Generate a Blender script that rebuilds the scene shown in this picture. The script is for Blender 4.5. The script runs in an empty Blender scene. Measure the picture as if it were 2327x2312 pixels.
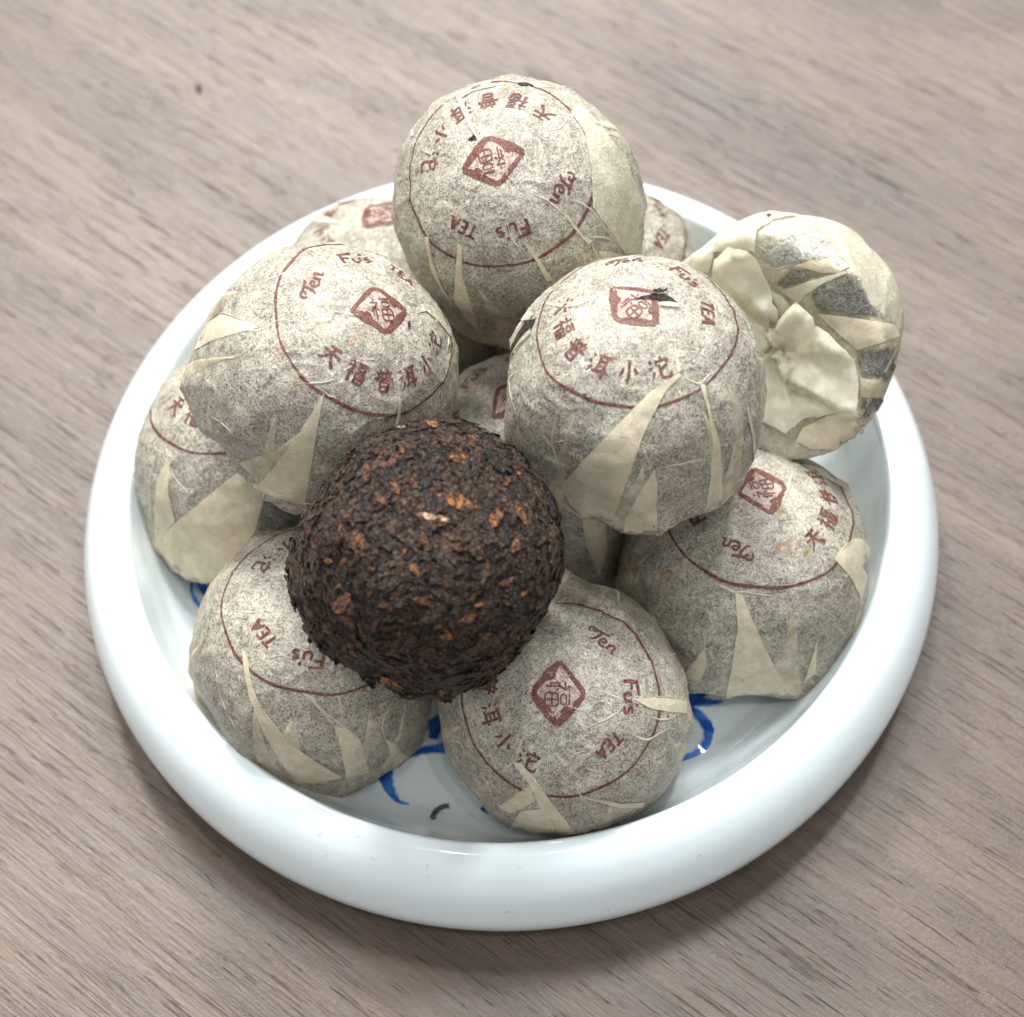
import bpy, math, random
import numpy as np
from mathutils import Vector, Matrix
from mathutils.bvhtree import BVHTree
from mathutils import geometry as mgeo

random.seed(7)
rng = np.random.default_rng(7)
SC = bpy.context.scene
COL = SC.collection

# ------------------------------------------------------------------ camera
CP = np.array([0.0, -0.11998459, 0.21932555])
CF = np.array([0.00211401, 0.49336568, -0.86981943])
CR = np.array([0.9968372, -0.07014071, -0.03736143])
CU = np.array([0.0794426, 0.86698938, 0.49195354])
FPX, IW, IH = 4099.3268, 2327.0, 2312.0
cam_d = bpy.data.cameras.new('camera')
cam = bpy.data.objects.new('camera', cam_d)
COL.objects.link(cam)
cam.matrix_world = Matrix(((CR[0], CU[0], -CF[0], CP[0]), (CR[1], CU[1], -CF[1], CP[1]),
                           (CR[2], CU[2], -CF[2], CP[2]), (0, 0, 0, 1)))
cam_d.sensor_fit = 'HORIZONTAL'
cam_d.sensor_width = 36.0
cam_d.lens = FPX / IW * 36.0
cam_d.clip_start = 0.01
cam_d.clip_end = 20.0
cam_d.dof.use_dof = True
cam_d.dof.focus_distance = 0.207
cam_d.dof.aperture_fstop = 24.0
SC.camera = cam


def ray_dir(x, y):
    """direction through a point of the photograph (2327 x 2312 pixels)"""
    d = CF + CR * (x - IW / 2) / FPX - CU * (y - IH / 2) / FPX
    return d / np.linalg.norm(d)


# ------------------------------------------------------------------ light
world = bpy.data.worlds.new('World')
SC.world = world
world.use_nodes = True
bg = world.node_tree.nodes['Background']
bg.inputs[0].default_value = (0.93, 0.965, 1.0, 1)
bg.inputs[1].default_value = 0.58


def ceiling_lamp(x, y, height, size, power, col):
    """soft ceiling panel whose mirror image on the table is at photo point (x, y)"""
    d = ray_dir(x, y)
    p = CP + d * (-CP[2] / d[2])
    L = p + (p - CP) * (height / CP[2])
    L[2] = height
    ld = bpy.data.lights.new('ceiling_panel', 'AREA')
    ld.shape = 'RECTANGLE'
    ld.size = size[0]
    ld.size_y = size[1]
    ld.energy = power
    ld.color = col
    o = bpy.data.objects.new('ceiling_panel', ld)
    COL.objects.link(o)
    o.location = L
    o.rotation_euler = (Vector((0, 0, 0)) - Vector(L)).to_track_quat('-Z', 'Y').to_euler()
    return o


ceiling_lamp(520, 330, 1.4, (0.2, 0.2), 32.0, (1.0, 0.975, 0.93))
ceiling_lamp(1120, 1330, 1.5, (0.30, 0.30), 15.0, (0.90, 0.955, 1.0))
ceiling_lamp(1230, 60, 1.5, (0.3, 0.2), 11.0, (0.92, 0.96, 1.0))
ceiling_lamp(2260, 1080, 1.5, (0.14, 0.26), 15.0, (0.95, 0.98, 1.0))
ceiling_lamp(1600, 1715, 1.5, (0.05, 0.12), 3.5, (0.9, 0.96, 1.0))
ceiling_lamp(-60, 1430, 1.5, (0.16, 0.3), 9.0, (1.0, 0.98, 0.96))
for sx, sy in ((-0.22, -0.30), (0.10, -0.42), (0.30, -0.36)):
    ld = bpy.data.lights.new('ceiling_spot', 'AREA')
    ld.shape = 'DISK'
    ld.size = 0.05
    ld.energy = 1.6
    o = bpy.data.objects.new('ceiling_spot', ld)
    COL.objects.link(o)
    o.location = (sx, sy, 1.5)

SC.view_settings.view_transform = 'Standard'
SC.view_settings.look = 'None'
SC.view_settings.exposure = 0.0
SC.view_settings.gamma = 1.0
try:
    SC.view_settings.use_curve_mapping = False
except Exception:
    pass


# ------------------------------------------------------------------ noise (numpy)
def _hash(ix, iy, iz, seed):
    h = (ix * 374761393 + iy * 668265263 + iz * 2147483647 + seed * 974634777) & 0xFFFFFFFF
    h = ((h ^ (h >> 13)) * 1274126177) & 0xFFFFFFFF
    h = ((h ^ (h >> 16)) * 2246822519) & 0xFFFFFFFF
    h = h ^ (h >> 15)
    return (h & 0xFFFFFF).astype(np.float64) / 0xFFFFFF


def vnoise(P, seed=0):
    """value noise -1..1 for points (N,3)"""
    P = np.asarray(P, float)
    i = np.floor(P).astype(np.int64)
    f = P - i
    w = f * f * f * (f * (f * 6 - 15) + 10)
    out = 0
    for dx in (0, 1):
        for dy in (0, 1):
            for dz in (0, 1):
                ww = (w[:, 0] if dx else 1 - w[:, 0]) * (w[:, 1] if dy else 1 - w[:, 1]) * (w[:, 2] if dz else 1 - w[:, 2])
                out = out + ww * _hash(i[:, 0] + dx, i[:, 1] + dy, i[:, 2] + dz, seed)
    return out * 2 - 1


def fbm(P, seed=0, oct=3):
    s = 0
    a = 1.0
    P = np.asarray(P, float)
    for k in range(oct):
        s = s + a * vnoise(P * (2.03 ** k) + 17.3 * k, seed + k)
        a *= 0.5
    return s


# ------------------------------------------------------------------ mesh helpers
def make_obj(name, V, F, mat, parent=None, smooth=True, M=None):
    me = bpy.data.meshes.new(name)
    V = np.asarray(V, float)
    me.from_pydata(V.tolist(), [], F if isinstance(F, list) else F.tolist())
    me.materials.append(mat)
    if smooth:
        me.polygons.foreach_set('use_smooth', np.ones(len(me.polygons), bool))
    me.update()
    o = bpy.data.objects.new(name, me)
    COL.objects.link(o)
    if parent is not None:
        o.parent = parent
    if M is not None:
        o.matrix_world = M
    return o


def grid_faces(n, m, wrap=False):
    """faces of a grid of n rows of m verts; wrap closes the rows"""
    a = np.arange(n - 1)[:, None] * m
    mm = m if wrap else m - 1
    b = np.arange(mm)[None]
    c = (b + 1) % m
    return np.stack([a + b, a + c, a + m + c, a + m + b], -1).reshape(-1, 4)


def tag(o, label, cat, group=None):
    o['label'] = label
    o['category'] = cat
    if group:
        o['group'] = group


# ------------------------------------------------------------------ node helpers
class NT:
    def __init__(s, name):
        s.m = bpy.data.materials.new(name)
        s.m.use_nodes = True
        s.t = s.m.node_tree
        s.t.nodes.clear()
        s.out = s.n('ShaderNodeOutputMaterial')
        s.b = s.n('ShaderNodeBsdfPrincipled')
        s.t.links.new(s.b.outputs[0], s.out.inputs[0])

    def n(s, typ, **kw):
        nd = s.t.nodes.new(typ)
        for k, v in kw.items():
            setattr(nd, k, v)
        return nd

    def l(s, a, b):
        s.t.links.new(a, b)

    def put(s, inp, v):
        if hasattr(v, 'is_linked') or isinstance(v, bpy.types.NodeSocket):
            s.l(v, inp)
        elif isinstance(v, (tuple, list)) and len(v) == 3 and inp.type == 'RGBA':
            inp.default_value = (*v, 1)
        else:
            inp.default_value = v

    def math(s, op, a, b=0.0, c=None, clamp=False):
        nd = s.n('ShaderNodeMath', operation=op, use_clamp=clamp)
        s.put(nd.inputs[0], a)
        s.put(nd.inputs[1], b)
        if c is not None:
            s.put(nd.inputs[2], c)
        return nd.outputs[0]

    def mix(s, f, a, b):
        nd = s.n('ShaderNodeMix', data_type='RGBA')
        s.put(nd.inputs[0], f)
        s.put(nd.inputs[6], a)
        s.put(nd.inputs[7], b)
        return nd.outputs[2]

    def ramp(s, v, lo, hi, a=0.0, b=1.0, smooth=True):
        nd = s.n('ShaderNodeMapRange')
        if smooth:
            nd.interpolation_type = 'SMOOTHSTEP'
        s.put(nd.inputs[0], v)
        nd.inputs[1].default_value = lo
        nd.inputs[2].default_value = hi
        nd.inputs[3].default_value = a
        nd.inputs[4].default_value = b
        return nd.outputs[0]

    def coords(s, scale=(1000, 1000, 1000), rot=(0, 0, 0), rnd=True, src='Object'):
        tc = s.n('ShaderNodeTexCoord')
        mp = s.n('ShaderNodeMapping')
        s.l(tc.outputs[src], mp.inputs[0])
        mp.inputs['Scale'].default_value = scale
        mp.inputs['Rotation'].default_value = rot
        if not rnd:
            return mp.outputs[0]
        oi = s.n('ShaderNodeObjectInfo')
        r = s.math('MULTIPLY', oi.outputs['Random'], 500.0)
        va = s.n('ShaderNodeVectorMath', operation='ADD')
        s.l(mp.outputs[0], va.inputs[0])
        cmb = s.n('ShaderNodeCombineXYZ')
        s.l(r, cmb.inputs[0])
        s.l(r, cmb.inputs[2])
        s.l(cmb.outputs[0], va.inputs[1])
        return va.outputs[0]

    def noise(s, vec, scale, detail=2.0, rough=0.5, dist=0.0, out=0):
        nd = s.n('ShaderNodeTexNoise')
        s.l(vec, nd.inputs['Vector'])
        nd.inputs['Scale'].default_value = scale
        nd.inputs['Detail'].default_value = detail
        nd.inputs['Roughness'].default_value = rough
        nd.inputs['Distortion'].default_value = dist
        return nd.outputs[out]

    def ridge(s, v, width):
        a = s.math('ABSOLUTE', s.math('SUBTRACT', v, 0.5))
        return s.ramp(a, 0.0, width, 1.0, 0.0)

    def bump(s, h, dist, strength=1.0, normal=None):
        nd = s.n('ShaderNodeBump')
        nd.inputs['Strength'].default_value = strength
        nd.inputs['Distance'].default_value = dist
        s.put(nd.inputs['Height'], h)
        if normal is not None:
            s.l(normal, nd.inputs['Normal'])
        return nd.outputs[0]


def fibres(t, v):
    """a web of fine curved fibres, value 0..1"""
    f1 = t.ridge(t.noise(v, 0.80, 3.0, 0.6, 1.8), 0.042)
    v2 = t.n('ShaderNodeVectorMath', operation='ADD')
    t.l(v, v2.inputs[0])
    v2.inputs[1].default_value = (31.7, 12.1, 5.5)
    f2 = t.ridge(t.noise(v2.outputs[0], 1.6, 2.0, 0.6, 1.4), 0.045)
    v3 = t.n('ShaderNodeVectorMath', operation='ADD')
    t.l(v, v3.inputs[0])
    v3.inputs[1].default_value = (-11.7, 42.1, 77.5)
    f3 = t.ridge(t.noise(v3.outputs[0], 0.6, 4.0, 0.68, 2.2), 0.022)
    return t.math('MAXIMUM', t.math('MAXIMUM', f1, t.math('MULTIPLY', f2, 0.75)), f3)


def mat_paper(name, dark, light, fibre, contrast=1.0, stain=0.25, trans=0.0, bumpk=0.42, see=0.0, fade=False):
    t = NT(name)
    v = t.coords()
    fb = fibres(t, v)
    patch = t.ramp(t.noise(v, 0.33, 4.0, 0.6), 0.36, 0.66)
    fine = t.ramp(t.noise(v, 2.6, 3.0, 0.75), 0.38, 0.64)
    f = t.math('ADD', t.math('MULTIPLY', patch, 0.4), t.math('MULTIPLY', fine, 0.6))
    blot = t.ramp(t.noise(v, 0.55, 2.0, 0.5, 0.8), 0.40, 0.56)
    f = t.math('MULTIPLY', f, t.math('ADD', t.math('MULTIPLY', blot, 0.45), 0.6))
    c = t.mix(f, dark, light)
    c = t.mix(t.math('MULTIPLY', fb, t.math('ADD', t.math('MULTIPLY', patch, 0.25), 0.62 * contrast)), c, fibre)
    st = t.ramp(t.noise(v, 0.16, 4.0, 0.7), 0.6, 0.74)
    st = t.math('MULTIPLY', st, t.ramp(t.noise(v, 1.3, 3.0, 0.7), 0.42, 0.62))
    c = t.mix(t.math('MULTIPLY', st, stain), c, (0.30, 0.15, 0.045))
    t.put(t.b.inputs['Base Color'], c)
    t.b.inputs['Roughness'].default_value = 0.48
    t.b.inputs['Specular IOR Level'].default_value = 0.5
    h = t.math('ADD', t.math('MULTIPLY', fb, 0.35), t.math('MULTIPLY', t.noise(v, 0.9, 4.0, 0.6), 1.0))
    w = t.ridge(t.noise(v, 0.16, 3.0, 0.55, 0.8), 0.03)
    h = t.math('ADD', h, t.math('MULTIPLY', w, 0.35))
    nb = t.bump(h, 0.0003, bumpk)
    t.l(nb, t.b.inputs['Normal'])
    if trans > 0:
        tr = t.n('ShaderNodeBsdfTranslucent')
        t.put(tr.inputs[0], c)
        t.l(nb, tr.inputs['Normal'])
        mx = t.n('ShaderNodeMixShader')
        mx.inputs[0].default_value = trans
        t.l(t.b.outputs[0], mx.inputs[1])
        t.l(tr.outputs[0], mx.inputs[2])
        t.l(mx.outputs[0], t.out.inputs[0])
    if see > 0 or fade:
        src = t.out.inputs[0].links[0].from_socket
        tp = t.n('ShaderNodeBsdfTransparent')
        tp.inputs[0].default_value = (0.98, 0.96, 0.92, 1)
        mx = t.n('ShaderNodeMixShader')
        a = t.math('MULTIPLY', t.ramp(t.noise(v, 0.5, 3.0, 0.6), 0.3, 0.7, 0.4, 1.6), see)
        if fade:
            ea = t.n('ShaderNodeAttribute', attribute_name='edge')
            e = t.math('ADD', ea.outputs['Fac'], t.math('MULTIPLY', t.math('SUBTRACT', t.noise(v, 0.9, 3.0, 0.6), 0.5), 1.0))
            a = t.math('MAXIMUM', a, t.ramp(e, 0.0, 0.65, 1.0, 0.0))
        t.l(a, mx.inputs[0])
        t.l(src, mx.inputs[1])
        t.l(tp.outputs[0], mx.inputs[2])
        t.l(mx.outputs[0], t.out.inputs[0])
    return t.m


PAPER = mat_paper('tissue_over_tea', (0.105, 0.081, 0.053), (0.385, 0.340, 0.255), (0.76, 0.715, 0.605), 1.0, 1.1)
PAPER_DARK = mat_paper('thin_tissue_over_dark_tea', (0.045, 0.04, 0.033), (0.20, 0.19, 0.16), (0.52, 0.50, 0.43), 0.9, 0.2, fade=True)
PAPER_PALE = mat_paper('tissue_panel_over_tea', (0.14, 0.13, 0.105), (0.45, 0.44, 0.37), (0.85, 0.83, 0.74), 1.0, 0.2, fade=True)  # paler grey-white tissue for the underside panel
PAPER_BACK = mat_paper('tissue_loose', (0.38, 0.335, 0.23), (0.64, 0.59, 0.44), (0.82, 0.775, 0.64), 0.7, 0.3, bumpk=0.6)
FOLD = mat_paper('tissue_doubled', (0.64, 0.545, 0.38), (0.78, 0.69, 0.505), (0.88, 0.81, 0.64), 0.45, 0.25, bumpk=0.3, see=0.14)
FOLD_SOFT = mat_paper('tissue_half_doubled', (0.56, 0.475, 0.33), (0.74, 0.65, 0.48), (0.86, 0.80, 0.64), 0.6, 0.25, bumpk=0.3, see=0.34)
CREASE = mat_paper('tissue_crease', (0.50, 0.44, 0.32), (0.68, 0.62, 0.48), (0.84, 0.79, 0.65), 0.5, 0.05, bumpk=0.4, see=0.18)
PETAL = mat_paper('tissue_twisted', (0.80, 0.74, 0.56), (0.87, 0.83, 0.67), (0.90, 0.87, 0.75), 0.4, 0.06, 0.22, bumpk=0.22, see=0.14)


def mat_ink():
    t = NT('printing_ink')
    v = t.coords()
    fb = fibres(t, v)
    n = t.ramp(t.noise(v, 1.1, 4.0, 0.65), 0.42, 0.75)
    wear = t.ramp(t.noise(v, 4.5, 2.0, 0.6), 0.52, 0.7)
    c = t.mix(n, (0.075, 0.015, 0.011), (0.165, 0.043, 0.03))
    k = t.math('ADD', t.math('MULTIPLY', fb, 0.22), t.math('MULTIPLY', wear, 0.28))
    c = t.mix(k, c, (0.52, 0.34, 0.27))
    t.put(t.b.inputs['Base Color'], c)
    t.b.inputs['Roughness'].default_value = 0.6
    t.b.inputs['Specular IOR Level'].default_value = 0.3
    return t.m


INK = mat_ink()
INK_WASH = mat_paper('thin_ink_wash', (0.15, 0.08, 0.06), (0.38, 0.25, 0.20), (0.78, 0.66, 0.56), 1.1, 0.0)


def mat_tea():
    t = NT('pressed_tea')
    v = t.coords()
    a = t.n('ShaderNodeAttribute', attribute_name='tone')
    n = t.noise(v, 1.2, 4.0, 0.65)
    n2 = t.noise(v, 4.0, 3.0, 0.7)
    c = t.mix(t.ramp(n, 0.3, 0.7), (0.55, 0.55, 0.55), (1.35, 1.25, 1.2))
    mul = t.n('ShaderNodeMix', data_type='RGBA', blend_type='MULTIPLY')
    mul.inputs[0].default_value = 1.0
    t.l(a.outputs['Color'], mul.inputs[6])
    t.l(c, mul.inputs[7])
    dust = t.math('MULTIPLY', t.ramp(n2, 0.6, 0.72), 0.35)
    c2 = t.mix(dust, mul.outputs[2], (0.12, 0.06, 0.03))
    vv = t.n('ShaderNodeVectorMath', operation='ADD')
    nz = t.n('ShaderNodeTexNoise')
    t.l(v, nz.inputs['Vector'])
    nz.inputs['Scale'].default_value = 1.1
    nz.inputs['Detail'].default_value = 3.0
    t.l(v, vv.inputs[0])
    t.l(nz.outputs['Color'], vv.inputs[1])
    vo = t.n('ShaderNodeTexVoronoi', feature='DISTANCE_TO_EDGE')
    t.l(vv.outputs[0], vo.inputs['Vector'])
    vo.inputs['Scale'].default_value = 1.35
    crack = t.ramp(vo.outputs['Distance'], 0.0, 0.085)
    spk = t.math('MULTIPLY', t.ramp(t.noise(vv.outputs[0], 1.9, 3.0, 0.7), 0.56, 0.66), 0.75)
    c2 = t.mix(spk, c2, (0.15, 0.078, 0.036))
    c2 = t.mix(crack, (0.004, 0.003, 0.002), c2)  # near-black cracks: shade between the leaf pieces put into the colour
    n2 = t.math('ADD', n2, t.math('MULTIPLY', crack, 0.7))
    t.put(t.b.inputs['Base Color'], c2)
    t.put(t.b.inputs['Roughness'], t.ramp(n, 0.3, 0.7, 0.24, 0.55))
    t.b.inputs['Specular IOR Level'].default_value = 0.55
    t.l(t.bump(t.math('ADD', n2, t.math('MULTIPLY', n, 1.5)), 0.00035, 1.0), t.b.inputs['Normal'])
    return t.m


TEA = mat_tea()


def mat_glaze(name, c1, c2, scale, bl=0.0):
    t = NT(name)
    v = t.coords(rnd=False)
    n = t.ramp(t.noise(v, scale, 4.0, 0.6), 0.35, 0.68)
    c = t.mix(n, c1, c2)
    t.put(t.b.inputs['Base Color'], c)
    t.b.inputs['Roughness'].default_value = 0.10
    t.b.inputs['IOR'].default_value = 1.5
    t.b.inputs['Coat Weight'].default_value = 0.4
    t.b.inputs['Coat Roughness'].default_value = 0.03
    t.l(t.bump(t.noise(v, 0.12, 3.0, 0.5), 0.0004, 0.25), t.b.inputs['Normal'])
    return t


_p = mat_glaze('white_porcelain', (0.77, 0.84, 0.84), (0.79, 0.86, 0.865), 0.05)
PORC = _p.m
BLUE = mat_glaze('cobalt_underglaze', (0.010, 0.075, 0.38), (0.06, 0.23, 0.62), 0.5).m
BLUE_SOFT = mat_glaze('cobalt_wash', (0.30, 0.46, 0.72), (0.42, 0.56, 0.76), 0.6).m


def mat_wood():
    t = NT('walnut_laminate')
    ang = math.radians(41.0)
    # grain runs along x of the rotated frame
    v = t.coords((1000, 1000, 1000), (0, 0, ang), False)

    def sc(a, b, off=0.0):
        m = t.n('ShaderNodeMapping')
        t.l(v, m.inputs[0])
        m.inputs['Scale'].default_value = (a, b, 1)
        m.inputs['Location'].default_value = (off, off * 0.7, 0)
        return m.outputs[0]
    broad = t.ramp(t.noise(sc(0.012, 0.07), 1.0, 4.0, 0.6, 0.6), 0.3, 0.7)
    streak = t.ramp(t.noise(sc(0.03, 0.55, 9), 1.0, 5.0, 0.65, 0.3), 0.32, 0.68)
    cloud = t.ramp(t.noise(sc(0.05, 0.10, 30), 1.0, 3.0, 0.6), 0.42, 0.75)
    fine = t.noise(sc(0.25, 3.0, 3), 1.0, 4.0, 0.7)
    c = t.mix(broad, (0.056, 0.036, 0.024), (0.160, 0.108, 0.074))
    c = t.mix(t.math('MULTIPLY', streak, 0.5), c, (0.082, 0.054, 0.039))
    c = t.mix(t.math('MULTIPLY', cloud, 0.42), c, (0.088, 0.070, 0.058))
    c = t.mix(t.ramp(fine, 0.35, 0.7, 0.0, 0.3), c, (0.165, 0.120, 0.086))
    # short dark pores along the grain
    pore = t.ramp(t.noise(sc(0.055, 1.7, 55), 1.0, 2.0, 0.55, 0.15), 0.63, 0.68)
    pore = t.math('MULTIPLY', pore, t.ramp(t.noise(sc(0.02, 0.04, 80), 1.0, 2.0, 0.5), 0.42, 0.60))
    pore2 = t.ramp(t.noise(sc(0.10, 2.6, 155), 1.0, 2.0, 0.55, 0.1), 0.63, 0.69)
    pores = t.math('MAXIMUM', pore, t.math('MULTIPLY', pore2, 0.6))
    c = t.mix(t.math('MULTIPLY', pores, 0.62), c, (0.032, 0.02, 0.014))
    t.put(t.b.inputs['Base Color'], c)
    t.put(t.b.inputs['Roughness'], t.ramp(fine, 0.2, 0.8, 0.36, 0.50))
    t.b.inputs['Specular IOR Level'].default_value = 0.5
    h = t.math('SUBTRACT', t.math('MULTIPLY', fine, 0.5), pores)
    h = t.math('ADD', h, t.math('MULTIPLY', streak, 0.5))
    grit = t.noise(v, 1.6, 3.0, 0.6)
    h = t.math('ADD', h, t.math('MULTIPLY', grit, 0.35))
    t.l(t.bump(h, 0.00022, 0.8), t.b.inputs['Normal'])
    return t.m


WOOD = mat_wood()


def mat_plain(name, c, rough=0.6):
    t = NT(name)
    v = t.coords()
    n = t.noise(v, 2.0, 3.0, 0.6)
    t.put(t.b.inputs['Base Color'], t.mix(t.ramp(n, 0.3, 0.7), tuple(x * 0.7 for x in c), tuple(x * 1.3 for x in c)))
    t.b.inputs['Roughness'].default_value = rough
    t.l(t.bump(n, 0.0001, 0.6), t.b.inputs['Normal'])
    return t.m


STEM = mat_plain('grey_green_stem', (0.075, 0.08, 0.06))
CRUMB = mat_plain('dark_crumb', (0.05, 0.035, 0.025))
LINT = mat_plain('grey_lint', (0.25, 0.25, 0.24))

# ------------------------------------------------------------------ table
tb = make_obj('table_top', [(-1.2, -0.7, 0), (1.2, -0.7, 0), (1.2, 1.6, 0), (-1.2, 1.6, 0),
                            (-1.2, -0.7, -0.03), (1.2, -0.7, -0.03), (1.2, 1.6, -0.03), (-1.2, 1.6, -0.03)],
              [[0, 1, 2, 3], [4, 7, 6, 5], [0, 4, 5, 1], [1, 5, 6, 2], [2, 6, 7, 3], [3, 7, 4, 0]], WOOD, smooth=False)
tb['kind'] = 'structure'
tb['label'] = 'grey brown walnut grained laminate table top under the plate'

# ------------------------------------------------------------------ plate


def spline(pts, n):
    """catmull-rom through pts, n samples per span"""
    P = np.asarray(pts, float)
    A = np.vstack([2 * P[0] - P[1], P, 2 * P[-1] - P[-2]])
    out = []
    for i in range(1, len(A) - 2):
        t = np.linspace(0, 1, n, endpoint=False)[:, None]
        p0, p1, p2, p3 = A[i - 1], A[i], A[i + 1], A[i + 2]
        out.append(0.5 * ((2 * p1) + (-p0 + p2) * t + (2 * p0 - 5 * p1 + 4 * p2 - p3) * t ** 2 + (-p0 + 3 * p1 - 3 * p2 + p3) * t ** 3))
    out.append(P[-1:])
    return np.vstack(out)


FLOOR = 0.0040
prof = [(0.0, 4.0), (15, 4.0), (30, 4.05), (40, 4.3), (43.5, 5.6), (46.2, 8.2), (47.9, 11.3), (49.0, 14.2), (49.4, 15.4),
        (49.75, 15.95), (50.25, 16.05), (51.6, 15.75), (53.6, 14.5), (55.5, 12.2), (56.9, 9.2), (57.3, 7.0), (56.8, 4.6), (55.2, 2.6),
        (51, 1.3), (44, 0.9), (41.5, 0.7), (41.0, 0.0), (39.2, 0.0), (38.6, 1.2), (20, 1.6), (0.0, 1.7)]
pp = spline(prof, 8) / 1000
pp[:, 0] = np.clip(pp[:, 0], 0.00002, None)
NA = 256
aa = np.linspace(0, 2 * np.pi, NA, endpoint=False)
PV = np.stack([pp[:, 0][:, None] * np.cos(aa), pp[:, 0][:, None] * np.sin(aa), np.repeat(pp[:, 1][:, None], NA, 1)], -1).reshape(-1, 3)
plate = bpy.data.objects.new('porcelain_plate', None)
COL.objects.link(plate)
tag(plate, 'round white porcelain dish with thick rolled rim and blue scrolls, holding the tea cakes', 'plate')
PF = grid_faces(len(pp), NA, True)
make_obj('dish', PV, PF[:, ::-1], PORC, plate)
PLATE_BVH = BVHTree.FromPolygons([tuple(v) for v in PV], [tuple(int(i) for i in f) for f in PF])

# foot ring and rim are one glazed body; the blue painting sits on the floor of the dish


class Zm:
    """pixel window of the photograph used for measuring"""
    def __init__(s, x, y, k):
        s.x, s.y, s.k = x, y, k

    def __call__(s, p):
        return (s.x + s.k * p[0], s.y + s.k * p[1])


ID = Zm(0, 0, 1.2045)


def cast(bvh, M, Mi, x, y):
    """photo point -> (local position, local normal, view direction local)"""
    o = Mi @ Vector(CP)
    d = (Mi.to_3x3() @ Vector(ray_dir(x, y))).normalized()
    loc, nor, idx, dist = bvh.ray_cast(o, d)
    if loc is None:
        c = o + d * (-(o.dot(d)))
        loc, nor, idx, dist = bvh.find_nearest(c)
    if nor.dot(d) > 0:
        nor = -nor
    return loc, nor, d


I4 = Matrix.Identity(4)


def stroke_on_plate(z, pts, w, mat=BLUE, off=0.00004, name='painted_scroll'):
    q = spline(pts, 22)
    w = np.interp(np.linspace(0, 1, len(q)), np.linspace(0, 1, len(w)), w) / 1000
    L = []
    for p in q:
        l, n, d = cast(PLATE_BVH, I4, I4, *z(p))
        L.append((l.x, l.y, l.z))
    L = np.array(L)
    T = np.gradient(L, axis=0)
    T /= np.linalg.norm(T, axis=1)[:, None] + 1e-12
    S = np.stack([-T[:, 1], T[:, 0], 0 * T[:, 0]], -1)
    wob = 1 + 0.08 * np.sin(np.arange(len(L)) * 0.31 + len(L))
    for _ in range(6):
        L[1:-1] = (L[:-2] + 2 * L[1:-1] + L[2:]) / 4
    V = []
    for k in np.linspace(-1, 1, 5):
        V.append(L + S * (w * wob * k / 2)[:, None] + np.array([0, 0, off]))
    V = np.stack(V, 1).reshape(-1, 3)
    V[:, 2] = np.maximum(V[:, 2], L[:, 2].repeat(5) + off)
    return make_obj(name, V, grid_faces(len(L), 5), mat, plate)


def scroll(z, pts, w):
    w = [x * 0.66 for x in w]
    stroke_on_plate(z, pts, w)
    stroke_on_plate(z, pts, [x + 0.38 for x in w], BLUE_SOFT, 0.00002, 'painted_wash')


za = Zm(0, 1500, 1 / 1.6655)
zb = Zm(1160, 1500, 1 / 1.6555)
scroll(za, [(1462, 405), (1452, 445), (1460, 490), (1485, 525), (1512, 543), (1548, 548)], [2.6, 3.2, 3.2, 2.2, 1.0, 0.2])
scroll(za, [(1500, 400), (1530, 372), (1575, 352), (1620, 340), (1700, 332)], [0.6, 0.8, 1.0, 1.4, 2.0])
scroll(za, [(1332, 468), (1350, 450), (1385, 440)], [0.2, 0.8, 1.1])
scroll(za, [(1640, 300), (1652, 250), (1690, 215)], [1.2, 3.2, 2.6])
scroll(za, [(1820, 560), (1845, 580), (1895, 605)], [1.0, 1.6, 0.6])
scroll(zb, [(745, 95), (715, 125), (680, 148), (655, 175)], [1.6, 2.4, 3.0, 2.0])
scroll(zb, [(690, 150), (725, 158), (765, 160), (800, 156)], [2.4, 1.8, 0.8, 0.2])
scroll(zb, [(668, 175), (705, 205), (738, 245), (752, 285), (742, 330), (700, 360), (640, 380)], [1.0, 1.6, 2.0, 2.4, 2.8, 2.2, 1.4])
zc_ = Zm(400, 1150, 0.3646)
scroll(zc_, [(100, 440), (88, 520), (110, 590), (165, 655), (215, 690)], [1.0, 1.3, 1.5, 1.7, 1.0])
scroll(zc_, [(120, 470), (160, 540), (200, 580)], [2.5, 4.2, 2.5])


def tube(path, radii, n=6):
    P = np.asarray(path, float)
    T = np.gradient(P, axis=0)
    T /= np.linalg.norm(T, axis=1)[:, None]
    up = np.array([0.13, 0.21, 0.97])
    A = np.cross(T, up)
    A /= np.linalg.norm(A, axis=1)[:, None]
    B = np.cross(T, A)
    a = np.linspace(0, 2 * np.pi, n, endpoint=False)
    R = np.asarray(radii)[:, None, None]
    V = P[:, None] + R * (np.cos(a)[None, :, None] * A[:, None] + np.sin(a)[None, :, None] * B[:, None])
    V = V.reshape(-1, 3)
    F = grid_faces(len(P), n, True).tolist()
    F.append(list(range(n))[::-1])
    F.append([len(V) - n + i for i in range(n)])
    return V, F


def on_plate(z, pts, lift, n=6):
    q = spline(pts, n)
    out = []
    for p in q:
        l, nn, d = cast(PLATE_BVH, I4, I4, *z(p))
        out.append(np.array(l) + np.array(nn) * lift)
    return np.array(out)


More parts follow.
